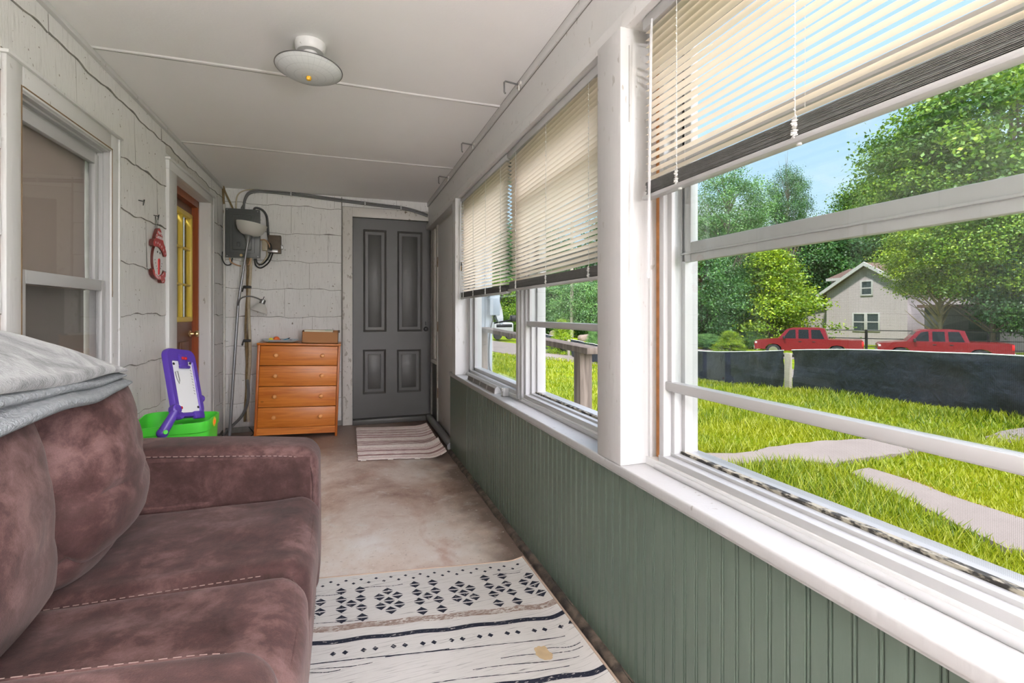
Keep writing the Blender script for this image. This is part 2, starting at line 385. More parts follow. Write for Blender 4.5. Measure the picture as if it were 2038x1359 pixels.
def dup(root, loc=None, label=None, scale=None, rz=None):
    r = root.copy(); COL.objects.link(r)
    if loc is not None: r.location = loc
    if scale is not None: r.scale = scale
    if rz is not None: r.rotation_euler = (0, 0, rz)
    if label: r['label'] = label
    for ch in list(root.children):
        c = ch.copy(); COL.objects.link(c); c.parent = r
        for g in list(ch.children):
            d = g.copy(); COL.objects.link(d); d.parent = c
    return r
def cushion(mb, c, h, r, n=22, bulge=(0, 0, 0), rot=None, fn=None, m=0):
    h = Vector(h); r = min(r, min(h)); idx = {}; vs = []; fs = []
    def put(p):
        key = tuple(round(x, 5) for x in p)
        if key in idx: return idx[key]
        q = Vector((p[0] * h.x, p[1] * h.y, p[2] * h.z))
        k = Vector([max(-(h[i] - r), min(h[i] - r, q[i])) for i in range(3)]); dd = q - k
        w = k + (dd.normalized() * r if dd.length > 1e-9 else dd)
        for i in range(3):
            a, b = p[(i + 1) % 3], p[(i + 2) % 3]
            w[i] += p[i] * bulge[i] * (1 - a * a) * (1 - b * b)
        if fn: w = fn(w, p)
        if rot is not None: w = rot @ w
        idx[key] = len(vs); vs.append(w + Vector(c)); return idx[key]
    for ax in range(3):
        for sg in (-1, 1):
            for i in range(n):
                for j in range(n):
                    qd = []
                    for (di, dj) in ((0, 0), (1, 0), (1, 1), (0, 1)):
                        # denser sampling near the edges
                        a = math.sin((-1 + 2 * (i + di) / n) * PI / 2); b = math.sin((-1 + 2 * (j + dj) / n) * PI / 2)
                        p = [0, 0, 0]; p[ax] = sg; p[(ax + 1) % 3] = a; p[(ax + 2) % 3] = b; qd.append(put(p))
                    fs.append(qd if sg > 0 else qd[::-1])
    return mb.add(vs, fs, m)
def rr(w, h, r, n=6):     # rounded rectangle outline centred at 0
    out = []
    for cx, cy, a0 in ((w / 2 - r, h / 2 - r, 0), (-w / 2 + r, h / 2 - r, 90), (-w / 2 + r, -h / 2 + r, 180), (w / 2 - r, -h / 2 + r, 270)):
        for i in range(n + 1):
            a = math.radians(a0 + 90 * i / n); out.append((cx + r * math.cos(a), cy + r * math.sin(a)))
    return out
def bez(p, n=24):         # Catmull-Rom through points
    P = [Vector(q) for q in p]; P = [P[0] * 2 - P[1]] + P + [P[-1] * 2 - P[-2]]; out = []
    seg = len(P) - 3
    for s in range(seg):
        a, b, c, d = P[s:s + 4]
        k = max(2, n // seg)
        for i in range(k):
            t = i / k; out.append(.5 * ((2 * b) + (-a + c) * t + (2 * a - 5 * b + 4 * c - d) * t * t + (-a + 3 * b - 3 * c + d) * t ** 3))
    out.append(P[-2]); return out
# ================================================================== SETTING
YB = -1.5                                # rear wall of the porch
WX = 0.93                                # window plane of the outer wall
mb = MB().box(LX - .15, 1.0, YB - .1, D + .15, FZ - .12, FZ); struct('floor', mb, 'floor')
# ceiling: sheets with filled joints
mb = MB().box(LX - .15, 1.05, YB - .1, D + .15, CZ, CZ + .08)
for y in (-1.13, .125, 1.38, 2.64, 3.895):
    mb.grid(lambda a, b, y=y: (LX + a * (.86 - LX), y + .006 * math.sin(a * 7 + y) + (b - .5) * .03, CZ + .001 - .0055 * math.sin(PI * b)), 16, 5)
    mb.box(LX, .86, y + .0152, y + .0172, CZ - .0012, CZ + .001, m=1)
struct('ceiling', mb, ['ceiling', 'gap_and_shade'])
# ---- painted shingle walls
def wave(a): return .006 * math.sin(a * 9.1) + .0045 * math.sin(a * 21.7 + 1.3) + .003 * math.sin(a * 43 + .4)
CH = .272
def shingles(mb, rects, mapf, zb0, seed, out0=.003, out1=.0095):
    rnd = random.Random(seed)
    for (a0, a1, z0, z1) in rects:
        k0 = math.floor((z0 - zb0) / CH)
        for k in range(k0, k0 + 14):
            zb = zb0 + k * CH; zt = zb + CH
            if zt <= z0 + .004 or zb >= z1 - .004: continue
            W = .61; off = (k * .293 + .11 * math.sin(k * 5.1)) % W; i = math.floor((a0 - off) / W)
            while off + i * W < a1:
                s0, s1 = max(a0, off + i * W + .0012), min(a1, off + (i + 1) * W - .0012); i += 1
                if s1 - s0 < .006: continue
                n = max(2, int((s1 - s0) / .03)); jz = random.Random(k * 131 + i).uniform(-.003, .003); jo = random.Random(k * 37 + i).uniform(-.002, .002)
                rows = []; 
                for q in range(n + 1):
                    a = s0 + (s1 - s0) * q / n
                    bt = max(zb + jz + wave(a + k * 3.7), z0); tp = min(zt + .006, z1)
                    if bt > tp - .002: bt = tp - .002
                    def o(z): 
                        f = (zt - z) / CH; return out0 + (out1 - out0 + jo) * max(0, min(1, f))
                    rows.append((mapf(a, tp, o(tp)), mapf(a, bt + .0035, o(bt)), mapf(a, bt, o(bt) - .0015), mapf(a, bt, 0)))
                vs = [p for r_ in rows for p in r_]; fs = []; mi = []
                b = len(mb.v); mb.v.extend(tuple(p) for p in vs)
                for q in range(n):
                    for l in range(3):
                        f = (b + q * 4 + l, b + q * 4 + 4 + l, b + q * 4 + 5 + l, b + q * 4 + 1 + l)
                        mb.f.append(f); mb.mi.append(0 if l == 0 else 1)  # dark lower rows paint the shadow under each course
# left wall: openings are the house window and the brown door
WY0, WY1, WZ0, WZ1 = 2.165, 2.85, -.42, .785        # window opening (inside casing)
DY0, DY1, DZ1 = 3.81, 4.68, .93                  # brown door opening
mb = MB()
for (y0, y1, z0, z1) in ((YB, WY0, FZ, CZ), (WY1, DY0, FZ, CZ), (DY1, D + .02, FZ, CZ), (WY0, WY1, FZ, WZ0), (WY0, WY1, WZ1, CZ), (DY0, DY1, DZ1, CZ)):
    mb.box(LX - .14, LX, y0, y1, z0, z1, m=1)
cas = .088
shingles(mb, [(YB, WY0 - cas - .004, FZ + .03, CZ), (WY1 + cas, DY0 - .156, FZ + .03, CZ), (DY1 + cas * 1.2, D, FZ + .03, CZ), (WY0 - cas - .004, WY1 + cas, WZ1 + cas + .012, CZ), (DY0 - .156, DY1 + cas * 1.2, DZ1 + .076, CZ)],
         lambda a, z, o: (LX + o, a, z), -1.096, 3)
mb.box(LX, LX + .006, WY0 - cas - .022, WY0 - cas + .002, FZ, WZ1 + cas + .015, m=2)      # old caulk beside the casing
mb.box(LX, LX + .008, WY0 - cas - .01, WY1 + cas + .01, WZ1 + cas + .002, WZ1 + cas + .011, m=2)
mb.box(LX + .001, LX + .0045, DY0 - .15, DY1 + .06, DZ1 + .076, CZ, m=3)
struct('wall_left', mb, ['shingle', 'gap_and_shade', 'caulk', 'white_peel'])
mb = MB().box(LX, LX + .028, YB, D, CZ - .024, CZ, .003).box(LX, LX + .001, YB, D, CZ - .028, CZ - .024, m=1); struct('trim_1', mb, ['white', 'gap_and_shade'])
# far wall with the grey door
GX0, GX1, GZ0, GZ1 = .08, .878, -1.075, .985
mb = MB()
for (x0, x1, z0, z1) in ((LX - .15, GX0, FZ, CZ), (GX1, 1.05, FZ, CZ), (GX0, GX1, GZ1, CZ), (GX0, GX1, FZ, GZ0 - .02)): mb.box(x0, x1, D + .002, D + .14, z0, z1, m=1)
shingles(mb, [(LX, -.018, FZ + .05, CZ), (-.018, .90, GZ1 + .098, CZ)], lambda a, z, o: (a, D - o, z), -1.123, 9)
mb.box(-.028, -.018, D - .012, D, FZ + .02, GZ1 + .19, m=1)
struct('wall_far', mb, ['shingle', 'gap_and_shade'])
# grey panelled door
dr = thing('door_1', (.48, D, FZ), kind='structure')
mb = MB(); yf = D + .012
def paneldoor(mb, x0, x1, z0, z1, pans, yf, th=.04):
    xs = sorted({x0, x1, *[p[0] for p in pans], *[p[1] for p in pans]}); zs = sorted({z0, z1, *[p[2] for p in pans], *[p[3] for p in pans]})
    for i in range(len(xs) - 1):
        for j in range(len(zs) - 1):
            cx, cz = (xs[i] + xs[i + 1]) / 2, (zs[j] + zs[j + 1]) / 2
            if any(p[0] < cx < p[1] and p[2] < cz < p[3] for p in pans): continue
            mb.box(xs[i], xs[i + 1], yf, yf + th, zs[j], zs[j + 1])
    for p in pans:
        mb.box(p[0] - .001, p[1] + .001, yf + .016, yf + th - .005, p[2] - .001, p[3] + .001)
        # sloped moulding
        w = .022
        for (a, b, c, d) in (((p[0], p[2]), (p[1], p[2]), (p[1] - w, p[2] + w), (p[0] + w, p[2] + w)), ((p[1], p[2]), (p[1], p[3]), (p[1] - w, p[3] - w), (p[1] - w, p[2] + w)),
                             ((p[1], p[3]), (p[0], p[3]), (p[0] + w, p[3] - w), (p[1] - w, p[3] - w)), ((p[0], p[3]), (p[0], p[2]), (p[0] + w, p[2] + w), (p[0] + w, p[3] - w))):
            mb.add([(a[0], yf + .002, a[1]), (b[0], yf + .002, b[1]), (c[0], yf + .017, c[1]), (d[0], yf + .017, d[1])], [(0, 1, 2, 3)])
        g = .05
        mb.box(p[0] + g, p[1] - g, yf + .009, yf + .02, p[2] + g, p[3] - g, .005)
paneldoor(mb, GX0 + .004, GX1 - .004, GZ0, GZ1 - .004, [(.185, .418, -.19, .868), (.528, .790, -.19, .868), (.182, .412, -.832, -.372), (.525, .775, -.832, -.380)], yf)
part('door_leaf', mb, 'door_grey', dr)
mb = MB().lathe([(.026, 0), (.026, .005), (.012, .008), (.010, .02), (.02, .026), (.023, .036), (.018, .046), (.0, .049)], (.825, yf, -.165), (0, -1, 0), 16)
mb.box(.818, .83, yf - .002, yf, -.125, -.085, m=0); part('knob', mb, 'black_metal', dr)
mb = MB().box(-.015, GX0, D - .022, D + .03, FZ + .0, GZ1 + .095, .003).box(GX0, .905, D - .022, D + .03, GZ1, GZ1 + .095, .003)
part('casing', mb, 'white_peel', dr)
mb = MB().box(GX0 - .0, GX1 + .01, D - .06, D + .05, FZ, GZ0 - .004, .006); part('threshold', mb, 'door_grey', dr)
# ---- brown door on the left wall
db = thing('door_2', (LX, (DY0 + DY1) / 2, FZ), kind='structure')
mb = MB().box(LX - .01, LX + .026, DY0 - .155, DY0, FZ, DZ1 + .0, .004).box(LX - .01, LX + .026, DY1, DY1 + .105, FZ, DZ1, .004).box(LX - .01, LX + .026, DY0 - .155, DY1 + .105, DZ1, DZ1 + .06, .004)
mb.box(LX, LX + .036, DY0 - .165, DY1 + .115, DZ1 + .06, DZ1 + .075, .003)
mb.box(LX + .024, LX + .031, DY1 + .075, DY1 + .105, FZ, DZ1 + .07, .003)
part('casing', mb, 'white', db)
mb = MB().box(LX - .065, LX, DY1 - .001, DY1 + .02, FZ, DZ1).box(LX - .065, LX, DY0 - .02, DY0 + .001, FZ, DZ1).box(LX - .065, LX, DY0, DY1, DZ1 - .001, DZ1 + .03)
part('reveal', mb, 'white', db)
mb = MB().box(LX - .135, LX - .06, DY1 - .028, DY1 + .02, FZ, DZ1).box(LX - .135, LX - .06, DY0 - .02, DY0 + .028, FZ, DZ1).box(LX - .135, LX - .06, DY0, DY1, DZ1 - .055, DZ1 + .03)
part('jamb', mb, 'red_wood', db)
xd = LX - .105
y0, y1 = DY0 + .03, DY1 - .03; gz0, gz1 = -.06, .80; gy0, gy1 = y0 + .10, y1 - .05
mb = MB()
for (a, b, c, d) in ((y0, y1, FZ + .02, gz0), (y0, y1, gz1, DZ1 - .057), (y0, gy0, gz0, gz1), (gy1, y1, gz0, gz1)): mb.box(xd - .04, xd, a, b, c, d)
for (a, b) in ((y0 + .1, y0 + .32), (y1 - .32, y1 - .1)): mb.box(xd - .001, xd + .008, a, b, -.88, -.22, .006)
part('door_leaf', mb, 'brown_door', db)
fr = MB(); w = .034
for (a, b, c, d) in ((gy0, gy1, gz0 - .005, gz0 + w), (gy0, gy1, gz1 - w, gz1 + .005), (gy0 - .005, gy0 + w, gz0, gz1), (gy1 - w, gy1 + .005, gz0, gz1)): fr.box(xd - .02, xd + .02, a, b, c, d, .008)
for z in (gz0 + (gz1 - gz0) / 3, gz0 + 2 * (gz1 - gz0) / 3): fr.box(xd - .02, xd + .012, gy0 + w - .01, gy1 - w + .01, z - .008, z + .008, .003)
for k in (1, 2): fr.box(xd - .02, xd + .012, gy0 + w + k * (gy1 - gy0 - 2 * w) / 3 - .008, gy0 + w + k * (gy1 - gy0 - 2 * w) / 3 + .008, gz0 + w - .01, gz1 - w + .01, .004)
g = part('window_grille', fr, 'yellow', db)
part('pane', MB().box(xd - .016, xd - .013, gy0 + .02, gy1 - .02, gz0 + .02, gz1 - .02), 'glass_dark', g)
part('door_curtain', MB().grid(lambda a, b: (xd - .05 + .006 * math.sin(a * 60), gy0 - .02 + a * (gy1 - gy0 + .04), gz0 + b * (gz1 - gz0)), 60, 2), 'curtain', db)
mb = MB().lathe([(.03, 0), (.03, .004), (.014, .009), (.009, .03), (.02, .038), (.026, .05), (.022, .062), (.001, .066)], (xd, y1 - .05, -.165), (1, 0, 0), 18); part('knob', mb, 'brass', db)
# ---- house window on the left wall
wd = thing('window_4', (LX, (WY0 + WY1) / 2, WZ0), kind='structure')
mb = MB()
for (a, b, c, d) in ((WY0 - cas, WY0, WZ0 - .05, WZ1 + cas), (WY1, WY1 + cas, WZ0 - .05, WZ1 + cas), (WY0, WY1, WZ1, WZ1 + cas)): mb.box(LX, LX + .022, a, b, c, d, .003)
mb.box(LX, LX + .034, WY0 - cas - .012, WY1 + cas + .012, WZ1 + cas - .006, WZ1 + cas + .006, .002)
mb.box(LX, LX + .028, WY1 + cas - .014, WY1 + cas, WZ0, WZ1 + cas, .003); mb.box(LX, LX + .05, WY0 - cas - .02, WY1 + cas + .02, WZ0 - .05, WZ0 - .01, .004)
part('casing', mb, 'white', wd)
mb = MB()
for i, (o, w) in enumerate(((.0, .008), (.022, .016), (.05, .024))):     # stepped jamb liner
    x1 = LX + .014 - i * .022; x0 = x1 - .026
    mb.box(x0, x1, WY0 - .01, WY0 + w, WZ0, WZ1).box(x0, x1, WY1 - w, WY1 + .01, WZ0, WZ1).box(x0, x1, WY0, WY1, WZ1 - w * 1.1, WZ1 + .01).box(x0, x1, WY0, WY1, WZ0 - .01, WZ0 + w * .6)
part('frame', mb, 'white_clean', wd)
mb = MB(); mb.box(LX + .001, LX + .004, WY0 + .0, WY1 - .0, WZ1 + .010, WZ1 + .016).box(LX + .0225, LX + .0235, WY0 - .012, WY0 - .006, WZ0, WZ1 + .012).box(LX + .0215, LX + .023, WY1 + .004, WY1 + .010, WZ0 + .5, WZ1 + .012)
mb.box(LX + .021, LX + .0235, WY0, WY1 + .01, WZ1 + .008, WZ1 + .013); part('caulk_line', mb, 'caulk', wd)
zm0, zm1 = .132, .158
def sash(xa, xb, ya, yb, za, zb, w, wb=None, wt=None):
    m_ = MB(); wb = wb or w; wt = wt or w
    m_.box(xa, xb, ya, ya + w, za, zb, .003).box(xa, xb, yb - w, yb, za, zb, .003).box(xa, xb, ya + w, yb - w, za, za + wb, .003).box(xa, xb, ya + w, yb - w, zb - wt, zb, .003)
    return m_
for nm, xa, za, zb, mt in (('upper_sash', LX - .046, zm0, WZ1 - .03, 'curtain'), ('lower_sash', LX - .020, WZ0 + .03, zm1, 'reflection_low')):
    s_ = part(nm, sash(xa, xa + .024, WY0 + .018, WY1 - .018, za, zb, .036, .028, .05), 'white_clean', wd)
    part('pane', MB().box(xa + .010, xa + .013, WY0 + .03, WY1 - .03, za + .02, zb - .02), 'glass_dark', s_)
mb = MB().grid(lambda a, b: (LX - .078 - .003 * math.sin(b * 3), WY0 + .01 + a * (WY1 - WY0 - .02), .11 + b * (WZ1 - .13)), 4, 8); part('upper_reflection_sheet', mb, 'curtain', wd)  # flat sheet coloured like the reflection and haze on the upper pane
mb = MB().grid(lambda a, b: (LX - .084, WY0 + .01 + a * (WY1 - WY0 - .02), WZ0 + b * (.13 - WZ0)), 4, 4); part('lower_reflection_sheet', mb, 'reflection_low', wd)  # darker sheet for the reflection in the lower pane
# ---- outer (right) wall: beadboard apron, stool, posts, beam
ZS = -.475                                # stool top
mb = MB(); pit = .0437; yA, yB_ = YB, 3.32
prof = [(0, 0), (pit - .0125, 0), (pit - .0112, .0035), (pit - .0095, .0035), (pit - .0082, 0), (pit - .0043, 0), (pit - .003, .0035), (pit - .0013, .0035)]
y = yA; rows = []
while y < yB_:
    for (a, o) in prof: rows.append((y + a, o))
    y += pit
rows.append((y, 0)); rows += [(3.36, 0), (3.361, .006), (3.366, .006), (3.367, 0), (3.93, 0)]
b = len(mb.v)
for (yy_, o) in rows: mb.v.extend([(RX + o, yy_, FZ), (RX + o, yy_, ZS)])
for i in range(len(rows) - 1):
    mb.f.append((b + 2 * i, b + 2 * i + 1, b + 2 * i + 3, b + 2 * i + 2)); mb.mi.append(1 if rows[i][1] > 0 and rows[i + 1][1] > 0 else 0)
mb.box(RX + .008, RX + .12, YB, 3.93, FZ, ZS - .02, m=0)
# beam over the windows and the wall above
mb.box(.85, 1.05, YB, D, .945, CZ, m=2)
mb.box(.828, 1.05, YB, D, .893, .948, .005, m=2)
mb.box(.838, .852, YB, D, CZ - .045, CZ, .004, m=2)
mb.box(.849, .8505, YB, D, CZ - .0485, CZ - .045, m=3).box(.838, .86, YB, D, CZ - .0012, CZ, m=3)
# infill above / below the sashes
mb.box(.905, 1.05, YB, 3.93, FZ, -.452, m=2)
mb.box(.95, 1.05, -.7, YB, -.46, .90, m=2)
struct('wall_right', mb, ['green', 'groove', 'white', 'gap_and_shade'])
mb = MB()
for (p0, p1) in ((YB, 3.93),):
    mb.box(RX - .012, .935, p0, p1, ZS - .030, ZS, .006, seg=3)
mb.box(RX - .004, RX + .004, YB, 3.90, ZS - .036, ZS - .029)
struct('trim_2', mb, ['white_stool'])
mb = MB()
mb.grid(lambda a, b: (RX - .006 - .022 * math.sin(b * PI / 2) - .006 * noise.noise((a * 40, b, 3)), YB + a * (3.9 - YB), FZ + .024 * math.cos(b * PI / 2) + .003 * noise.noise((a * 60, b * 3, 1))), 160, 5)
mb.grid(lambda a, b: (RX + .004 - .01 * b, YB + a * (3.9 - YB), FZ + .024), 60, 2)
bo = struct('baseboard_right', mb, 'caulk'); 
t = NT('dirty_curb'); c = t.mix(t.ramp(t.noise(16, 5), [(.4, 0), (.62, 1)]), (.025, .019, .015), (.10, .075, .055)); t.pbr(c, .8, 0, t.bump(t.noise(40, 4), .6, .01)); bo.data.materials[0] = t.m
# posts
def post(n, y0, y1, x0=.812, x1=.94):
    m_ = MB().box(x0, x1, y0, y1, ZS, .895, .004); m_.box(x0 + .03, x0 + .032, y0 - .0008, y0 + .001, .60, .84, m=1)
    m_.box(.912, .955, y0 - .012, y1 + .004, ZS, .895, .002)
    struct(n, m_, ['white_post', 'gap_and_shade'])
post('trim_3', 1.315, 1.462); post('trim_4', 3.69, 3.80); post('trim_5', -.83, -.62)
# raw wood strip between the near post and the vinyl window
mb = MB().box(.935, .955, 1.258, 1.306, ZS + .012, .893); struct('trim_6', mb, 'rust_wood')
# far end: white slab door, short piece of old half wall
dw = thing('door_3', (.9, 4.35, FZ), kind='structure')
mb = MB().box(.893, .93, 3.93, 4.86, FZ, .872, .002); part('door_leaf', mb, 'white', dw)
mb = MB().box(.884, .893, 4.10, 4.14, -.26, -.20, .003).box(.884, .893, 4.08, 4.10, .33, .36, .002); part('latch', mb, 'black_metal', dw)
mb = MB()
for z in (.52, -.80, -.13): mb.box(.886, .896, 4.855, 4.885, z - .05, z + .05, .002)
part('hinge', mb, 'caulk', dw)
mb = MB().box(.885, .925, 4.86, 4.91, FZ, .895, .003).box(.886, .95, 3.80, 3.93, FZ, .895, .003); part('jamb', mb, 'white_peel', dw)
mb = MB().box(.90, .95, 3.93, 4.91, .872, .895, .002); part('head', mb, 'white_peel', dw)
mb = MB().box(.895, 1.0, 4.91, D, FZ, -.52, m=0).box(.878, 1.0, 4.90, D, -.52, -.49, .006, m=1).box(.90, 1.0, 4.91, D, -.49, .9, m=1).box(.885, .905, 5.02, 5.16, -.47, .88, .004, m=1)
struct('wall_far_right', mb, ['door_grey', 'white_peel'])
# ---- vinyl windows of the outer wall
def dh_window(nm, y0, y1, z0, z1, zl, zu, screen=True):
    """double-hung unit, lower sash raised: zl bottom of the raised sash, zu bottom of the upper sash"""
    w_ = thing(nm, (WX, (y0 + y1) / 2, z0), kind='structure')
    m_ = MB()
    for i, (xa, xb, s_) in enumerate(((.916, .945, .022), (.945, .972, .036), (.972, 1.02, .05))):
        m_.box(xa, xb, y0, y0 + s_, z0, z1, .002).box(xa, xb, y1 - s_, y1, z0, z1, .002).box(xa, xb, y0, y1, z1 - s_, z1, .002)
    m_.tube([(.905, y0, ZS + .006), (.905, y1, ZS + .006)], .010, 10).box(.912, .942, y0, y1, z0 - .01, z0 + .022, .003).box(.942, .965, y0, y1, z0 - .01, z0 + .03, .002)
    m_.box(.98, 1.03, y0, y1, z0 - .01, z0 + .036, .002)
    part('frame', m_, 'white_clean', w_)
    part('sill_track', MB().box(.9655, .98, y0 + .04, y1 - .04, z0 - .01, z0 + .037), 'track', w_)
    h = (z1 - z0) * .53
    m_ = sash(.972, .992, y0 + .035, y1 - .035, zu, min(z1 - .04, zu + h + .03), .04, .058, .04)
    m_.box(.966, .974, y0 + .03, y1 - .03, zu + .022, zu + .028, .002)
    u = part('upper_sash', m_, 'white_clean', w_)
    part('pane', MB().box(.981, .984, y0 + .06, y1 - .06, zu + .04, min(z1 - .06, zu + h)), 'glass', u)
    m_ = sash(.930, .954, y0 + .006, y1 - .006, zl, zl + h, .036, .03, .03); m_.box(.922, .934, y0 + .002, y1 - .002, zl + .004, zl + .03, .004)
    l = part('lower_sash', m_, 'white_clean', w_)
    part('pane', MB().box(.941, .944, y0 + .03, y1 - .03, zl + .02, zl + h - .02), 'glass', l)
    if screen: 
        part('insect_screen', MB().add([(1.0, y0 + .05, z0 + .02), (1.0, y1 - .05, z0 + .02), (1.0, y1 - .05, zu + .02), (1.0, y0 + .05, zu + .02)], [(0, 1, 2, 3)]), 'screen', w_)
    return w_
t = NT('grimy_track'); c = t.mix(t.ramp(t.noise(55, 4, .6, t.map((1, .5, 1))), [(.46, 0), (.56, 1)]), (.03, .028, .024), (.36, .33, .26)); t.pbr(c, .8, 0, t.bump(t.noise(90, 3), .5, .004)); M['track'] = t.m
dh_window('window_1', -.62, 1.262, -.455, .885, -.236, .155)
dh_window('window_2', 1.462, 2.445, -.455, .885, -.070, .22, False)
# fixed far pane
w3 = thing('window_3', (WX, 3.05, -.455), kind='structure')
mb = MB()
for (xa, xb, s_) in ((.916, .945, .03), (.945, 1.0, .06)):
    mb.box(xa, xb, 2.535, 2.535 + s_, -.455, .885, .002).box(xa, xb, 3.69 - s_ - .03, 3.69, -.455, .885, .002).box(xa, xb, 2.535, 3.69, .885 - s_, .885, .002).box(xa, xb, 2.535, 3.69, -.465, -.455 + s_ * .7, .002)
mb.tube([(.905, 2.5, ZS + .006), (.905, 3.69, ZS + .006)], .010, 10); part('frame', mb, 'white_clean', w3)
part('pane', MB().box(.965, .968, 2.57, 3.63, -.43, .85), 'glass', w3)
part('mullion', MB().box(.90, 1.02, 2.445, 2.535, -.465, .885, .004).box(.893, .905, 2.475, 2.51, -.465, .885, .004), 'white_clean', w3)
dh_window('window_5', YB + .02, -.83, -.455, .885, -.236, .155)
# rear wall of the porch (behind the camera): low wall with a broad window
mb = MB().box(LX, 1.05, YB - .1, YB, FZ, -.475).box(LX, 1.05, YB - .1, YB, .9, CZ).box(LX, LX + .12, YB - .1, YB, -.475, .9).box(.83, 1.05, YB - .1, YB, -.475, .9).box(-.15, -.07, YB - .1, YB, -.475, .9)
struct('wall_rear', mb, 'white')
w6 = thing('window_6', (0, YB - .05, -.475), kind='structure')
for (a, b) in ((LX + .12, -.15), (-.07, .83)):
    mb = MB().box(a, a + .04, YB - .07, YB - .03, -.475, .9).box(b - .04, b, YB - .07, YB - .03, -.475, .9).box(a, b, YB - .07, YB - .03, -.475, -.435).box(a, b, YB - .07, YB - .03, .86, .9)
    s_ = part('sash', mb, 'white_clean', w6); part('pane', MB().box(a + .03, b - .03, YB - .052, YB - .049, -.45, .88), 'glass', s_)
# roof and outside skin of the porch
mb = MB().box(LX - .2, 1.35, YB - .4, D + .2, CZ + .09, CZ + .22); struct('roof', mb, 'roof')
# house beyond the porch: projecting wing seen through the far pane
# ================================================================== THINGS IN THE PORCH
# ---- blinds
def blind(nm, y0, y1, zb, zt, tilt, label, sag=0.0, wand=True, cords=(.12, .5, .88), nstack=16, dz0=0.0):
    xb = .868
    b_ = thing(nm, (xb, (y0 + y1) / 2, zb), label, 'blind')
    part('headrail', MB().box(.852, .884, y0, y1, zt, zt + .036, .003), 'white_clean', b_)
    zs0 = zb + .054; pit_ = .0208; n = int((zt - .006 - zs0) / pit_)
    m_ = MB(); ca, sa = math.cos(tilt), math.sin(tilt)
    for k in range(n):
        zc = zs0 + .008 + k * (zt - .012 - zs0 - .008) / (n - 1); rnd = R.uniform(-.03, .03); wob = R.uniform(-.0012, .0012)
        c2, s2 = math.cos(tilt + rnd), math.sin(tilt + rnd)
        def fn(a, b, zc=zc, c2=c2, s2=s2, wob=wob):
            o = (b - .5) * .025; cr = .0022 * (1 - (2 * b - 1) ** 2)
            return (xb + o * c2 - cr * s2, y0 + .008 + a * (y1 - y0 - .016), zc + o * -s2 + cr * c2 + wob * math.sin(a * 9 + zc * 40) + sag * (a - .5) + dz0 * (1 - a) * max(0, 1 - (zc - zs0) / .3))
        m_.grid(fn, 14, 6)
    part('slat_panel', m_, 'slat', b_, smooth=True, ang=80)
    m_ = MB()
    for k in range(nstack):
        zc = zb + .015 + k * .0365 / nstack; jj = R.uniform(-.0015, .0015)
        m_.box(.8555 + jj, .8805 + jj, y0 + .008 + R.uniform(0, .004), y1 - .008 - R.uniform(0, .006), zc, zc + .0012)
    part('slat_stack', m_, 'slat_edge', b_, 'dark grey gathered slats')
    part('bottom_rail', MB().box(.853, .883, y0 - .002, y1 + .006, zb, zb + .013, .004), 'white_clean', b_)
    for f in cords:
        yc = y0 + f * (y1 - y0); m_ = MB()
        for xo in (-.0135, .0135): m_.tube([(xb + xo, yc, zb + .01), (xb + xo, yc, zt)], .0007, 5)
        pts = [(xb - .0155 + .002 * math.sin(i * 2.1), yc + .007 * math.sin(i * 1.7), zb + .010 + i * .0013) for i in range(34)]
        m_.tube(pts, .0019, 5)
        for k in range(n): m_.tube([(xb - .0138, yc - .002, zs0 + .008 + k * pit_), (xb - .0142, yc + .003, zs0 + .014 + k * pit_)], .0011, 5)
        m_.lathe([(.005, 0), (.005, .004)], (xb - .002, yc, zb - .004), (0, 0, 1), 10)
        part('ladder_cord', m_, 'cord', b_)
    if wand:
        yw = y1 - .055
        m_ = MB().tube([(.846, yw, zt + .005), (.842, yw - .002, zt - .05), (.836, yw + .004, zt - .75)], [.003, .0042, .0042], 6)
        part('tilt_wand', m_, 'wand', b_)
    return b_
blind('mini_blind', -.55, 1.255, .343, .853, .0, 'cream slatted blind over the large near window with its slats level', cords=(.914, .711, .42, .1))
blind('mini_blind', 1.475, 2.535, .122, .853, math.radians(17), 'cream slatted blind between the two white posts, beside the narrower blind', sag=-.02, wand=False, nstack=20)
blind('mini_blind', 2.56, 3.685, .112, .853, math.radians(17), 'narrower cream slatted blind on the far window next to the brass latch', sag=0, wand=True, cords=(.1, .38, .66, .92), nstack=16)
# curtain rod brackets on the beam
for i, (u, v, nm) in enumerate(((1035, 188, 'grey curtain bracket on the beam nearest the near post'), (943, 306, 'grey curtain bracket on the beam, middle of the three'), (893, 366, 'grey curtain bracket on the beam closest to the grey door'))):
    yb = pt(u, v, X=.84).y
    b_ = thing('curtain_bracket', (.838, yb, CZ - .03), nm, 'bracket', 'curtain brackets along the beam')
    part('plate', MB().box(.830, .838, yb - .03, yb + .03, CZ - .035, CZ - .022, .002).box(.828, .834, yb - .01, yb + .002, CZ - .06, CZ - .03, .001), 'white_peel', b_)
    m_ = MB().tube([(.832, yb, CZ - .028), (.758, yb - .01, CZ - .026), (.752, yb - .01, CZ - .034), (.752, yb - .012, CZ - .082), (.757, yb - .016, CZ - .09)], .0048, 6)
    part('hook_arm', m_, 'steel', b_)
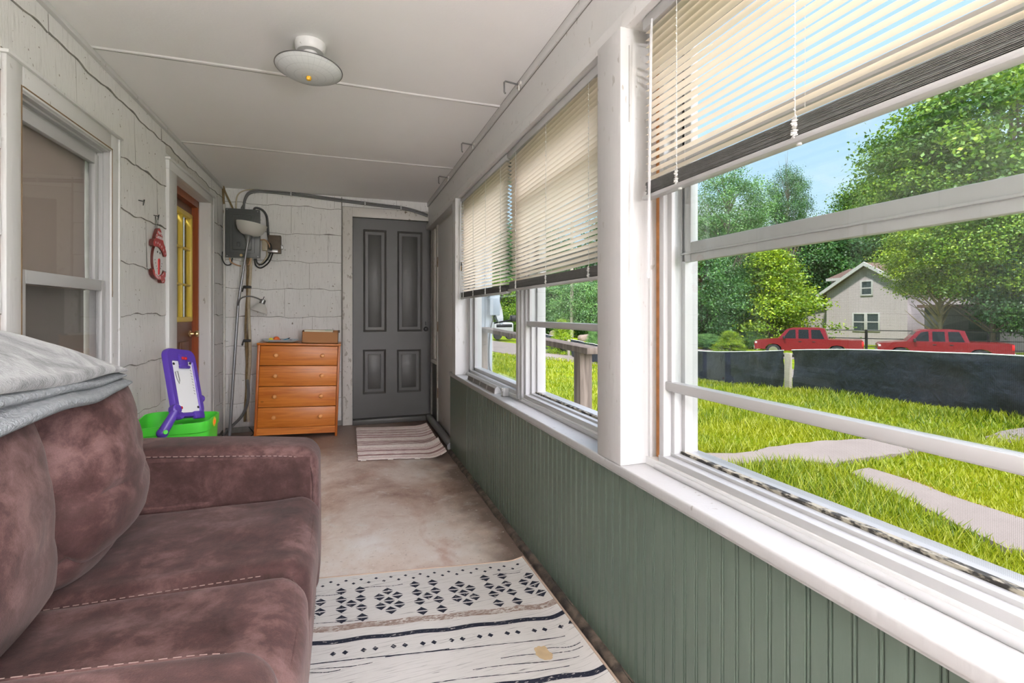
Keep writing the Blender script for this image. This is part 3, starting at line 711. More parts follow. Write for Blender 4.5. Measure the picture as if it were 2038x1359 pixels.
# sash lock on the far post, deflector pieces on the stool
lk = thing('sash_latch', (.815, 3.685, .36), 'black and brass latch on the far white post beside the blind', 'latch')
part('plate', MB().box(.845, .862, 3.675, 3.6895, .33, .40, .003), 'black_metal', lk); part('catch', MB().tube([(.853, 3.672, .335), (.848, 3.664, .35), (.853, 3.672, .365)], .006, 8), 'brass', lk)
ya, yb = 2.74, 3.40
dv = thing('vent_deflector', (.85, 3.07, ZS), 'white slotted plastic strip with grey louvers lying on the far sill', 'vent')
m_ = MB().prism([(0, 0), (.052, 0), (.052, .012), (.018, .042), (.006, .03)], (.838, yb, ZS + .001), (1, 0, 0), (0, 0, 1), yb - ya); part('housing', m_, 'white_clean', dv)
for k in range(4):
    a = ya + .012 + k * (yb - ya) / 4; bq = a + (yb - ya) / 4 - .018
    o = Vector((.8375, 0, ZS + .003)); m_ = MB().add([(.8365, a, ZS + .004), (.8365, bq, ZS + .004), (.8425, bq, ZS + .031), (.8425, a, ZS + .031)], [(0, 1, 2, 3)]); part('louver', m_, 'slat_edge', dv, 'grey louver')
bk = thing('blind_bracket', (.885, 2.66, ZS), 'small white plastic block beside the grey louvered strip on the sill', 'bracket')
part('body', MB().box(.858, .892, 2.635, 2.675, ZS + .001, ZS + .05, .004), 'white_clean', bk); part('lip', MB().box(.852, .858, 2.64, 2.67, ZS + .03, ZS + .05, .002), 'white_clean', bk)
# ---- ceiling light
cl = thing('ceiling_light', (-.15, 2.30, CZ), 'ribbed glass saucer ceiling light with an amber knob', 'ceiling light')
part('canopy', MB().lathe([(.062, 0), (.064, -.006), (.062, -.03), (.054, -.04), (.03, -.042), (.026, -.06), (.008, -.062), (.006, -.15)], (-.140, 2.295, CZ), (0, 0, 1), 32), 'white', cl)
m_ = MB(); prof = [(.004, -.158), (.03, -.157), (.070, -.152), (.108, -.142), (.132, -.128), (.136, -.124), (.134, -.121), (.106, -.136), (.066, -.146), (.004, -.151)]
m_.lathe(prof, (-.140, 2.28, CZ), (.03, .05, 1), 64); part('glass_shade', m_, 'shade', cl, loc=(-.140, 2.28, CZ))
m_ = MB().lathe([(.1355, -.1255), (.138, -.1245), (.138, -.1225), (.1355, -.1215)], (-.140, 2.28, CZ), (.03, .05, 1), 64); part('rim', m_, 'steel', cl)
part('knob', MB().lathe([(.004, -.154), (.010, -.159), (.0115, -.166), (.008, -.173), (.0, -.175)], (-.140, 2.28, CZ), (.03, .05, 1), 16), 'orange_plastic', cl)
# ---- snowman plaque
sx = LX + .022
sn = thing('snowman_plaque', (sx, 3.47, .18), 'red and white snowman christmas plaque hanging by the brown door', 'decoration')
Y0, Y1, Z0, Z1 = 3.355, 3.585, .188, .518
def sp(a, b): return (Y0 + a * (Y1 - Y0), Z0 + b * (Z1 - Z0))
def plate(poly, x, th, m, ms=None): return MB().prism([sp(*p) for p in poly], (x, 0, 0), (0, 1, 0), (0, 0, 1), th, m, ms)
ell = [(.48 + .36 * math.cos(a), .40 + .30 * math.sin(a)) for a in [2 * PI * i / 40 for i in range(40)]]
part('face', plate(ell, sx - .012, .014, 0, 1), ['paper', 'red_brown'], sn)
hat = [(.16, .66), (.20, .72), (.30, .86), (.42, .97), (.54, 1.0), (.64, .97), (.74, .88), (.86, .74), (.98, .685), (.95, .65), (.5, .66)]
part('hat', plate(hat, sx - .012, .017, 0, 1), ['red', 'red_brown'], sn)
brim = [(.03, .70), (.03, .64), (.14, .625), (.30, .645), (.48, .635), (.66, .585), (.80, .50), (.92, .50), (.99, .53), (.97, .60), (.86, .68), (.66, .735), (.45, .77), (.22, .775), (.08, .75)]
m_ = plate(brim, sx - .012, .022, 0, 2)
for (a, b) in ((.19, .705), (.34, .71), (.48, .695), (.62, .665), (.76, .615), (.88, .555)): m_.prism([sp(a - .018, b), sp(a, b - .022), sp(a + .018, b), sp(a, b + .026)], (sx + .0102, 0, 0), (0, 1, 0), (0, 0, 1), .0008, 1)
part('hat_brim', m_, ['red', 'paper', 'red_brown'], sn)
scarf = [(.0, .20), (.10, .235), (.20, .16), (.36, .115), (.52, .12), (.68, .16), (.82, .225), (.96, .20), (.94, .12), (.86, .11), (.92, .06), (.84, .0), (.66, .0), (.60, .055), (.40, .05), (.20, .075), (.06, .13)]
m_ = plate(scarf, sx - .012, .02, 0, 1)
for (a, b, c, d) in ((.17, .17, .24, .10), (.28, .12, .30, .075), (.36, .11, .37, .065), (.45, .11, .44, .065), (.53, .115, .55, .07), (.70, .14, .80, .18), (.70, .02, .80, .045)): m_.tube([(sx + .0085, *sp(a, b)), (sx + .0085, *sp(c, d))], .0016, 5, 2)
part('scarf', m_, ['red', 'red_brown', 'paper'], sn)
m_ = MB().prism([sp(.46, .14), sp(.52, .16), sp(.555, .40), sp(.54, .43), sp(.50, .44), sp(.46, .42), sp(.455, .38)], (sx + .002, 0, 0), (0, 1, 0), (0, 0, 1), .006); part('nose', m_, 'red', sn)
m_ = MB()
for (a, b, r_) in ((.42, .555, .010), (.60, .545, .010), (.24, .40, .005), (.28, .345, .005), (.34, .29, .005), (.40, .25, .005), (.74, .36, .005), (.70, .31, .005), (.64, .265, .005)):
    y_, z_ = sp(a, b); part('eye' if r_ > .008 else 'mouth_dot', MB().lathe([(r_ * .7, 0), (r_ * .7, .0012)], (sx + .0018, y_, z_), (1, 0, 0), 10), 'black', sn)
def text(body, size, loc, rot, mat, parent, name='lettering', shear=.25):
    cu = bpy.data.curves.new(name, 'FONT'); cu.body = body; cu.size = size; cu.align_x = 'CENTER'; cu.extrude = .0004; cu.shear = shear
    tmp = bpy.data.objects.new('tmp', cu); COL.objects.link(tmp); dg = bpy.context.evaluated_depsgraph_get(); dg.update()
    me = bpy.data.meshes.new_from_object(tmp.evaluated_get(dg)); bpy.data.objects.remove(tmp); bpy.data.curves.remove(cu); me.materials.clear(); me.materials.append(M[mat])
    o = bpy.data.objects.new(name, me); COL.objects.link(o); o.parent = parent
    o.location = Vector(loc) - wloc(parent); o.rotation_euler = rot; return o
y_, z_ = sp(.55, .885); text('Merry', .030, (sx + .0058, y_, z_), (PI / 2, 0, PI / 2), 'paper', sn)
y_, z_ = sp(.55, .80); text('Christmas', .033, (sx + .0058, y_, z_), (PI / 2, 0, PI / 2), 'paper', sn)
part('wire', MB().tube(bez([(sx - .01, 3.475, .505), (sx - .012, 3.49, .54), (LX + .016, 3.445, .585), (sx - .012, 3.465, .55), (sx - .01, 3.455, .505)], 20), .0012, 5), 'black_metal', sn)
for (yy_, zz_, lb) in ((3.44, .588, 'bent wall hook holding up the snowman plaque'), (3.215, .628, 'bent empty hook on the white shingles left of the snowman')):
    h_ = MB().tube(bez([(LX + .008, yy_, zz_), (LX + .03, yy_, zz_ - .004), (LX + .032, yy_ + .012, zz_ + .006), (LX + .028, yy_ + .006, zz_ - .026)], 12), .0022, 6); single('wall_hook', h_, 'black_metal', lb, 'hook')
# ---- electric panel, wiring, junction box
PX0, PX1, PZ0, PZ1 = -1.035, -.748, .521, .975
yw = D - .018
ep = thing('breaker_panel', (-.89, yw, PZ0), 'dark grey electric breaker panel on the far wall behind the lamp', 'electrical panel')
part('cabinet', MB().box(PX0 + .01, PX1 - .01, yw - .085, yw, PZ0 + .01, PZ1 - .01, .003), 'panel_grey', ep)
part('cover', MB().box(PX0, PX1, yw - .097, yw - .084, PZ0, PZ1, .005).box(PX0 + .035, PX1 - .045, yw - .103, yw - .096, PZ0 + .045, PZ1 - .045, .005), 'panel_grey', ep)
dd = part('door', MB().box(PX0 + .06, PX1 - .07, yw - .121, yw - .102, PZ0 + .07, PZ1 - .07, .007), 'panel_grey', ep)
part('handle', MB().box(PX0 + .10, PX0 + .125, yw - .127, yw - .120, PZ0 + .1, PZ0 + .14, .003), 'panel_grey', dd)
for (x, z) in ((PX0 + .014, PZ1 - .014), (PX1 - .02, PZ1 - .018), (PX0 + .014, PZ0 + .014), (PX1 - .018, PZ0 + .014), (PX0 + .045, PZ1 - .12), (PX0 + .045, PZ0 + .13)): part('screw', MB().lathe([(.006, 0), (.005, .003)], (x, yw - .097, z), (0, -1, 0), 8), 'steel', ep)
part('lock', MB().lathe([(.013, 0), (.012, .005)], (PX0 + .13, yw - .097, PZ0 + .022), (0, -1, 0), 14), 'brass', ep)
jb = thing('junction_box', (-.62, yw, .575), 'rusty brown open junction box right of the breaker panel', 'electrical box')
part('box', MB().box(-.685, -.575, yw - .07, yw, .578, .748, .003).box(-.682, -.578, yw - .074, yw - .069, .62, .745, .002), 'box_brown', jb)
part('bracket', MB().box(-.575, -.558, yw - .06, yw - .02, .62, .66, .003).box(-.69, -.60, yw - .072, yw - .068, .585, .61, .001), 'steel', jb)
part('terminal', MB().box(-.738, -.69, yw - .05, yw - .01, .60, .70, .004), 'cable_white', jb)
cb = thing('service_cable', (-.0, yw, 1.13), 'grey cable pair clipped along the top of the far wall', 'cable')
path = [(-.895, yw - .03, .97), (-.89, yw - .03, 1.05), (-.86, yw - .025, 1.125), (-.80, yw - .02, 1.158), (-.70, yw - .012, 1.166), (-.4, yw - .008, 1.156), (0, yw - .008, 1.13), (.4, yw - .008, 1.107), (.60, yw - .008, 1.095), (.75, yw - .02, 1.06), (.838, yw - .03, 1.03)]
part('large_cable', MB().tube(bez(path, 60), .0105, 8), 'cable_grey', cb)
part('small_cable', MB().tube([Vector(p) + Vector((-.018 if i < 3 else .0, -.006, .018 if i > 2 else 0)) for i, p in enumerate(bez(path, 60)) if i > 0], .007, 8), 'cable_grey', cb)
for x in (-.49, .20, .56): 
    zc = np.interp(x, [-.7, -.4, 0, .4, .6], [1.166, 1.156, 1.13, 1.107, 1.095]); part('clip', MB().box(x - .007, x + .007, yw - .032, yw, zc - .014, zc + .030, .003), 'white_clean', cb)
def cable(lb, pts, r, mat, n=30): single('loose_cable', MB().tube(bez(pts, n), r, 7), mat, lb, 'cable')
P0 = PX1
cable('thick black cable looping from the panel top to the brown box', [(-.81, yw - .06, PZ1 - .008), (-.79, yw - .06, 1.0), (-.735, yw - .05, .985), (-.70, yw - .04, .93), (-.69, yw - .035, .83), (-.685, yw - .03, .74), (-.66, yw - .08, .64), (-.66, yw - .08, .60)], .010, 'black')
cable('off-white cable curving out of the ceiling corner into the panel', [(-.955, yw - .05, PZ1), (-.955, yw - .04, 1.07), (-.935, yw - .03, 1.13), (-.88, yw - .02, 1.168), (-.80, yw - .02, 1.181)], .006, 'cable_white')
cable('pair of frayed yellow wires running from the ceiling to the panel', [(-1.06, yw - .06, 1.182), (-1.04, yw - .06, 1.12), (-1.01, yw - .055, 1.05), (-.98, yw - .05, PZ1)], .008, 'cable_brown')
cable('black wire hanging in a loop below the panel left corner', [(-1.03, yw - .02, .60), (-1.072, yw - .03, .57), (-1.068, yw - .04, .50), (-1.04, yw - .05, .455), (-1.0, yw - .05, .46), (-.985, yw - .05, .52)], .0055, 'black')
cable('tan wire looping under the left half of the panel', [(-1.01, yw - .05, .52), (-.995, yw - .06, .48), (-.95, yw - .06, .455), (-.915, yw - .05, .445)], .0065, 'cable_tan')
cable('tan wire looping under the right half of the panel', [(-.86, yw - .05, .46), (-.845, yw - .06, .47), (-.832, yw - .06, .52)], .0065, 'cable_tan')
cable('tan wire arching from the panel side to the brown box', [(-.75, yw - .05, .70), (-.71, yw - .06, .70), (-.675, yw - .085, .66), (-.665, yw - .085, .625)], .006, 'cable_tan')
cable('inner black cable loop under the right side of the panel', [(-.79, yw - .05, .52), (-.775, yw - .05, .475), (-.735, yw - .05, .47), (-.69, yw - .05, .52), (-.66, yw - .085, .575)], .0065, 'black')
cable('outer black cable loop under the right side of the panel', [(-.805, yw - .04, .52), (-.79, yw - .045, .455), (-.745, yw - .045, .435), (-.68, yw - .045, .49), (-.64, yw - .085, .575)], .0065, 'black')
cable('off-white cable bent down beside the brown junction box', [(-.73, yw - .03, .60), (-.705, yw - .03, .62), (-.70, yw - .03, .55), (-.735, yw - .03, .49), (-.77, yw - .03, .455)], .007, 'cable_white')
# bundle running down the wall
bn = thing('cable_bundle', (-.86, yw, FZ), 'bundle of dirty brown and white cables running down the far wall', 'cable')
for (dx, r_, mt, ph) in ((-.014, .011, 'cable_brown', 0), (.012, .013, 'cable_white', 1.5), (-.004, .010, 'cable_brown', 3)):
    pts = [(-.852 + dx + .008 * math.sin(k * 1.1 + ph) - .012 * k / 9, yw - .03 - .012 * (mt == 'cable_white'), .53 - k * .155) for k in range(11)]
    part('cable', MB().tube(bez(pts, 60), r_, 8), mt, bn)
for z in (.25, -.255): part('strap', MB().box(-.897, -.832, yw - .062, yw - .008, z - .013, z + .013, .005).tube([(-.897, yw - .04, z), (-.905, yw - .05, z - .045)], .006, 6), 'black', bn)
part('slack_cable', MB().tube(bez([(-.86, yw - .05, -.62), (-.855, yw - .055, -.80), (-.90, yw - .06, -.95), (-1.0, yw - .09, -1.06), (-1.04, yw - .16, -1.11)], 30), .013, 8), 'cable_grey', bn)
cp = thing('corner_conduit', (LX + .03, D - .06, FZ), 'thin white conduit standing in the left corner of the porch', 'pipe')
part('pipe', MB().tube([(LX + .028, D - .05, FZ), (LX + .028, D - .05, 1.02)], .011, 10), 'white_peel', cp); part('rusty_end', MB().tube([(LX + .028, D - .05, 1.0), (LX + .022, D - .05, 1.06), (LX + .02, D - .06, CZ)], .010, 8), 'cable_brown', cp)
# ---- floor lamp
fl = thing('floor_lamp', (-.965, 4.93, FZ), 'silver torchiere floor lamp with white bowl and bent reading arm', 'floor lamp')
part('base', MB().lathe([(.125, 0), (.125, .012), (.10, .022), (.03, .03), (.014, .045)], (-.965, 4.90, FZ), (0, 0, 1), 36), 'black_metal', fl)
part('pole', MB().tube([(-.965, 4.90, FZ + .03), (-.90, 4.92, .09), (-.825, 4.945, .67)], [.013, .012, .0085], 12), 'lamp_metal', fl)
part('cone', MB().lathe([(.012, -.03), (.016, .0), (.042, .075), (.046, .08)], (-.826, 4.945, .66), (.08, 0, 1), 20), 'lamp_metal', fl)
bw = MB(); 
bw.lathe([(.045, .055), (.075, .065), (.105, .095), (.122, .135), (.128, .165), (.125, .165), (.118, .135), (.10, .10), (.07, .073), (.001, .062)], (-.822, 4.945, .655), (.17, .02, 1), 40)
part('bowl_shade', bw, 'lamp_white', fl)
arm = bez([(-.90, 4.92, .06), (-.895, 4.90, .10), (-.865, 4.88, .14), (-.80, 4.86, .155), (-.73, 4.85, .135), (-.70, 4.85, .115)], 30)
part('gooseneck', MB().tube(arm, .0065, 8), 'lamp_metal', fl)
ax = Vector((-.35, -.1, -1)).normalized(); so = Vector((-.688, 4.85, .118))
sk = part('socket', MB().lathe([(.010, -.012), (.022, -.005), (.024, .03), (.02, .04)], so, ax, 18), 'steel', fl); part('switch', MB().tube([so + Vector((.0, 0, .01)), so + Vector((.008, 0, .035))], .003, 6), 'black', sk)
part('reading_shade', MB().lathe([(.018, .03), (.03, .035), (.052, .06), (.075, .11), (.073, .11), (.05, .063), (.026, .038)], so, ax, 32), 'lamp_white', fl)
part('power_cord', MB().tube(bez([(-.965, 4.90, FZ + .012), (-1.02, 4.80, FZ + .006), (-.98, 4.70, FZ + .006), (-.86, 4.86, FZ + .006), (-.80, 5.05, FZ + .01), (-.85, 5.14, FZ + .06)], 30), .004, 6), 'black', fl)
# ---- chest of drawers (stands a little askew on the uneven slab) with the things on it
CXL, CXR, CYF, CYB, CH_ = -.752, -.062, 4.765, 5.165, .848
piv = Vector((CXR, (CYF + CYB) / 2, FZ)); ROLL = math.radians(2.0); RM = Matrix.Rotation(ROLL, 3, 'Y')
def tilt(o):
    o.location = piv + RM @ (Vector(o.location) - piv); o.rotation_euler = (0, ROLL, 0)
ch = thing('chest_of_drawers', tuple(piv), 'orange pine chest with four drawers against the far wall', 'chest of drawers')
zt = FZ + CH_
m_ = MB().box(CXL, CXL + .021, CYF, CYB, FZ, zt - .018, .002).box(CXR - .021, CXR, CYF, CYB, FZ, zt - .018, .002)
part('side_panel', MB().box(CXL, CXL + .021, CYF, CYB, FZ, zt - .018, .002), 'pine_edge', ch); part('side_panel', MB().box(CXR - .021, CXR, CYF, CYB, FZ, zt - .018, .002), 'pine_edge', ch)
part('top', MB().box(CXL - .004, CXR + .004, CYF - .006, CYB, zt - .018, zt, .003), 'pine', ch)
part('back_panel', MB().box(CXL + .02, CXR - .02, CYB - .01, CYB - .002, FZ + .03, zt - .018), 'pine', ch)
part('plinth', MB().box(CXL + .021, CXR - .021, CYF + .014, CYF + .03, FZ + .03, FZ + .092), 'pine', ch)
zz = [zt - .022, zt - .200, zt - .386, zt - .572, zt - .755]
for k in range(4):
    d_ = part('drawer', MB().box(CXL + .023, CXR - .023, CYF + .006, CYF + .024, zz[k + 1] + .003, zz[k] - .002, .003).box(CXL + .03, CXR - .03, CYF + .024, CYB - .03, zz[k + 1] + .01, zz[k] - .04), 'pine', ch)
    for x in (CXL + .155, CXR - .150):
        part('knob', MB().lathe([(.010, 0), (.009, .008), (.013, .013), (.0185, .02), (.0185, .026), (.013, .032), (.001, .034)], (x, CYF + .006, (zz[k] + zz[k + 1]) / 2 + .004), (0, -1, 0), 18), 'knob', d_)
tilt(ch)
# cardboard box
bx0, bx1, by0, by1 = -.395, -.085, 4.80, 5.05; zb = zt + .002
cx_ = thing('cardboard_box', ((bx0 + bx1) / 2, (by0 + by1) / 2, zb), 'open brown cardboard box of papers on the pine chest', 'box')
m_ = MB()
m_.box(bx0, bx1, by0, by0 + .004, zb, zb + .105).box(bx0, bx1, by1 - .004, by1, zb, zb + .115).box(bx0, bx0 + .004, by0, by1, zb, zb + .115).box(bx1 - .004, bx1, by0, by1, zb, zb + .115).box(bx0, bx1, by0, by1, zb, zb + .004)
part('tray', m_, 'cardboard', cx_)
part('side_flap', MB().box(bx1 - .006, bx1 + .012, by0 + .02, by1, zb + .10, zb + .117), 'box_brown', cx_)
tilt(cx_)
pp = thing('paper_stack', ((bx0 + bx1) / 2 - .02, (by0 + by1) / 2, zb + .005), 'cream paper stack filling the cardboard box', 'papers')
m_ = MB()
for k in range(11): m_.box(bx0 + .012 + R.uniform(0, .006), bx1 - .05 + R.uniform(0, .006), by0 + .012 + R.uniform(0, .008), by1 - .02, zb + .006 + k * .0105, zb + .015 + k * .0105)
part('sheets', m_, 'card_in', pp); part('green_print', MB().box(bx0 + .19, bx0 + .25, by0 + .016, by0 + .12, zb + .1212, zb + .1225), 'toy_green', pp)
tilt(pp)
# plastic tray with painted toys
tx0, tx1, ty0, ty1 = -.715, -.445, 4.80, 5.02
tr = thing('plastic_tray', ((tx0 + tx1) / 2, 4.9, zb), 'shallow blue-grey plastic tray on the left of the pine chest', 'tray')
def trf(a, b):
    e = max(abs(2 * a - 1), abs(2 * b - 1)) ** 8
    x = tx0 + a * (tx1 - tx0) + (.012 if a > .5 else -.012) * e; y = ty0 + b * (ty1 - ty0)
    return (x, y, zb + .002 + .024 * e)
part('pan', MB().grid(trf, 25, 25), 'tray', tr); tilt(tr)
for (x, y, r_, mt, lb, sz) in ((-.655, 4.84, .020, 'toy_yellow', 'yellow-green ball toy at the left of the tray', 1), (-.61, 4.85, .027, 'toy_orange', 'orange ball toy, biggest in the tray', .95), (-.635, 4.90, .016, 'toy_pink', 'pink ball toy behind the orange one', 1), (-.592, 4.91, .013, 'toy_maroon', 'small dark ball toy behind the orange ball', 1),
                                 (-.665, 4.825, .012, 'toy_green', 'small green ball toy in front of the yellow one', .7), (-.50, 4.90, .014, 'toy_maroon', 'maroon ball toy right of the tray centre', .8), (-.515, 4.88, .010, 'toy_pink', 'small pink ball toy beside the maroon one', .9), (-.48, 4.93, .011, 'toy_white', 'white ball toy near the tray right edge', .9)):
    c_ = piv + RM @ (Vector((x, y, zb + .003 + r_ * sz)) - piv)
    single('ball_toy', MB().sphere(c_, r_, n=12, sz=sz), mt, lb, 'toy', 'painted toys in the tray')
c1 = piv + RM @ (Vector((-.575, 4.83, zb + .014)) - piv); c2 = piv + RM @ (Vector((-.52, 4.90, zb + .034)) - piv)
br_ = thing('paint_brush', tuple(c1), 'blue handled little brush leaning across the tray', 'brush'); part('handle', MB().tube([c1, c1.lerp(c2, .6), c2], [.003, .005, .004], 8), 'toy_blue', br_); part('bristles', MB().tube([c2, c2.lerp(c1, -.25)], [.006, .003], 8), 'black', br_)
# ---- green toy bin and purple easel
bz = -.572; BX0, BX1, BY0, BY1 = -1.03, -.675, 2.90, 3.225
gb = thing('toy_bin', ((BX0 + BX1) / 2, (BY0 + BY1) / 2, FZ), 'lime green plastic toy bin behind the sofa arm', 'toy bin')
def ring(w0, w1, z, n=40, r=.07, wav=0.0):
    o = []
    for (x, y) in rr((BX1 - BX0) * w0, (BY1 - BY0) * w1, r): 
        o.append(((BX0 + BX1) / 2 + x, (BY0 + BY1) / 2 + y, z + (wav * (1 if x < -.05 and y > .02 else (-.25 if y < -.05 and x < .06 else .35)))))
    return o
def loft(rings, m=0):
    mb_ = MB(); k = len(rings[0]); vs = [p for r_ in rings for p in r_]; fs = []
    for i in range(len(rings) - 1):
        for j in range(k): fs.append((i * k + j, i * k + (j + 1) % k, (i + 1) * k + (j + 1) % k, (i + 1) * k + j))
    fs.append(tuple(range((len(rings) - 1) * k, len(rings) * k)))
    return mb_.add(vs, fs, m)
part('tub', loft([ring(.86, .86, FZ + .0), ring(.88, .88, FZ + .02), ring(.97, .97, bz - .05), ring(1.0, 1.0, bz - .045, wav=0), ring(1.0, 1.0, bz, wav=.02), ring(.965, .965, bz, wav=.02), ring(.94, .94, bz - .05), ring(.90, .90, bz - .14)]), 'lime', gb)
m_ = MB().lathe([(.026, 0), (.026, .0012)], (BX1 + .003, BY0 + .14, bz - .018), (1, -.05, 0), 20); part('sticker', m_, 'sticker', gb)
m_ = MB()
for a in (-.012, 0, .010): m_.tube([(BX1 + .0052, BY0 + .14 + a, bz - .03), (BX1 + .0052, BY0 + .145 + a, bz - .008)], .002, 5)
part('sticker_mark', m_, 'toy_orange', gb)
sb_ = thing('paper_pad', (-.93, 3.02, bz - .12), 'white paper pad tucked in the green toy bin', 'paper')
part('sheets', MB().box(-.075, .075, -.06, .06, 0, .02, .004, xf=Matrix.Translation((-.90, 3.06, bz - .075)) @ Matrix.Rotation(-.42, 4, 'Y') @ Matrix.Rotation(.5, 4, 'Z')), 'paper', sb_)
# easel frame from four measured corners
PBL, PBR, PTL, PTR = Vector((-.80, 2.885, -.497)), Vector((-.715, 3.075, -.552)), Vector((-.885, 2.915, -.205)), Vector((-.815, 3.095, -.215))
ex = ((PBR - PBL) + (PTR - PTL)).normalized(); up = ((PTL - PBL) + (PTR - PBR)).normalized(); ez = ex.cross(up).normalized(); ey = ez.cross(ex).normalized()
ec = (PBL + PBR + PTL + PTR) / 4; EW, EH = .212, .372
es = thing('toy_easel', tuple(PBL.lerp(PBR, .5)), 'purple plastic toy easel with a white board standing in the green bin', 'toy easel')
def eo(x, y, z=0.0): return ec + ex * x + ey * y + ez * z
m_ = MB(); out = rr(EW, EH, .045, 7); inn = [(x * .66, -.022 + y * .74) for x, y in rr(EW, EH, .02, 7)]
k = len(out)
for z0_, z1_, o2 in ((-.012, .012, 0),):
    vs = [eo(x, y, z1_ - .006) for x, y in out] + [eo(x * .955, y * .973, z1_ + .004) for x, y in out] + [eo(x, y, z1_ + .004) for x, y in [(i[0] * 1.1, i[1] * 1.04) for i in inn]] + [eo(x, y, z1_ - .004) for x, y in inn] + [eo(x, y, z0_) for x, y in out]
    fs = []
    for l in range(3):
        for j in range(k): fs.append((l * k + j, l * k + (j + 1) % k, (l + 1) * k + (j + 1) % k, (l + 1) * k + j))
    for j in range(k): fs.append((4 * k + j, 4 * k + (j + 1) % k, (j + 1) % k, j))
    fs.append(tuple(range(4 * k, 5 * k))[::-1]); m_.add(vs, fs)
part('frame', m_, 'purple', es)
m_ = MB().add([eo(-.072, -.160, .0095), eo(.072, -.160, .0095), eo(.072, .118, .0095), eo(-.072, .118, .0095)], [(0, 1, 2, 3)])
pb = part('white_board', m_, 'paper', es)
m_ = MB()
for (x, y) in ((-.06, .10), (.06, .108), (.064, -.135)): part('pin', MB().lathe([(.007, 0), (.007, .002)], eo(x, y, .0098), ez, 10), 'black', es)
part('red_pin', MB().lathe([(.008, 0), (.008, .003)], eo(-.058, -.135, .0098), ez, 10), 'red', es)
part('drawn_loop', MB().tube([eo(-.06, .055, .011), eo(-.042, .06, .011), eo(-.038, .01, .011), eo(-.045, -.008, .011), eo(-.056, .02, .011)], .0022, 5, closed=True), 'steel', es); m_ = MB()
for i in range(9): m_.tube([eo(.052, .07 - i * .016, .0105), eo(.060, .064 - i * .016, .0105)], .0014, 5)
part('drawn_mark', m_, 'steel', es)
m_ = MB().box(-.03, .03, -.03, .035, 0, .016, .008, xf=Matrix.Translation(eo(0, .118, .01)) @ Matrix((ex, ey, ez)).transposed().to_4x4()).box(-.036, .036, -.045, -.028, .004, .02, .006, xf=Matrix.Translation(eo(0, .118, .01)) @ Matrix((ex, ey, ez)).transposed().to_4x4())
cp_ = part('clip', m_, 'purple', es); m_ = MB()
for x in (-.010, .010): part('clip_button', MB().sphere(eo(x, .128, .026), .009, n=10), 'red', cp_)
m_ = MB().lathe([(.026, -.016), (.028, -.01), (.028, .012), (.022, .018)], eo(-.105, -.145, .012), ez, 18).lathe([(.018, 0), (.02, .02), (.016, .03)], eo(-.10, -.18, .008), ez, 14)
part('pivot', m_, 'purple', es)
q0 = eo(-.112, -.150, .02); q1 = Vector((-.84, 2.80, -.585))
m_ = MB().tube([q0, q0.lerp(q1, .35), q1], [.019, .021, .024], 12).sphere(q1, .026, n=12); lg_ = part('support_leg', m_, 'purple', es)
part('leg_cap', MB().lathe([(.011, 0), (.010, .004)], q1 + Vector((.018, -.018, .008)), (.6, -.7, .2), 14), 'lime', lg_)
part('side_knob', MB().sphere(eo(.122, -.085, -.01), .022, n=12).tube([eo(.10, -.085, -.005), eo(.122, -.085, -.01)], .012, 10), 'purple', es)
part('tray_lip', MB().box(-.035, .035, -.02, .02, 0, .022, .006, xf=Matrix.Translation(eo(.05, -.178, .004)) @ Matrix((ex, ey, ez)).transposed().to_4x4()), 'purple', es)
# ---- sofa
so_ = thing('sofa', (-.56, 1.33, FZ), 'brown suede two seat sofa with loose back pillows along the left wall', 'sofa')
def nz(w, s, a): return a * noise.noise(Vector(w) * s)
m_ = cushion(MB(), (-.555, 1.33, -.955), (.42, .765, .10), .03, 14); part('base', m_, 'suede', so_)
for (x, y) in ((-.24, .63), (-.24, 2.03), (-.93, .63), (-.93, 2.03)): part('foot', MB().box(x - .03, x + .03, y - .03, y + .03, FZ, -1.045, .005), 'black', so_)
m_ = cushion(MB(), (-.945, 1.33, -.63), (.095, .775, .40), .06, 18, (.01, 0, .01)); part('back_frame', m_, 'suede', so_)
def stitch(mb_, pts, r=.0011, on=.010, off=.006):
    P = bez(pts, 400); acc = 0.0; cur = [P[0]]; draw = True
    for a, b in zip(P, P[1:]):
        acc += (b - a).length
        if draw: cur.append(b)
        if acc > (on if draw else off):
            if draw and len(cur) > 1: mb_.tube([cur[0], cur[-1]], r, 5)
            draw = not draw; acc = 0.0; cur = [b]
    return mb_
def arm_fn(w, p):
    w = Vector(w); k = max(0, (w.z + .28) / .56)
    w.z += k * (.455 - .5 - w.x) * .0 + k * max(0, -w.x + .45) * .07
    w += Vector((nz(w, 3.1, .006), nz(w + Vector((5, 0, 0)), 3.3, .006), nz(w + Vector((0, 7, 0)), 2.7, .008)))
    return w
def arm(yc, hw, inner):
    m_ = cushion(MB(), (-.545, yc, -.77), (.457, hw, .28), .062, 26, (.006, .008, .008), fn=arm_fn)
    a_ = part('arm', m_, 'suede', so_)
    # welt around the inner face
    yi = yc + inner * (hw - .012)
    pts = [(-.90, yi, -.452), (-.60, yi, -.472), (-.30, yi, -.497), (-.17, yi, -.512), (-.125, yi, -.535), (-.108, yi, -.58), (-.104, yi, -.70), (-.104, yi, -.9)]
    part('welt', MB().tube(bez(pts, 60), .0035, 6), 'suede', a_); part('stitching', stitch(MB(), [(p[0], p[1] + inner * .0045, p[2] + .001) for p in pts[:5]]), 'thread', a_)
    return a_
arm(2.01, .127, -1); arm(.710, .127, 1)
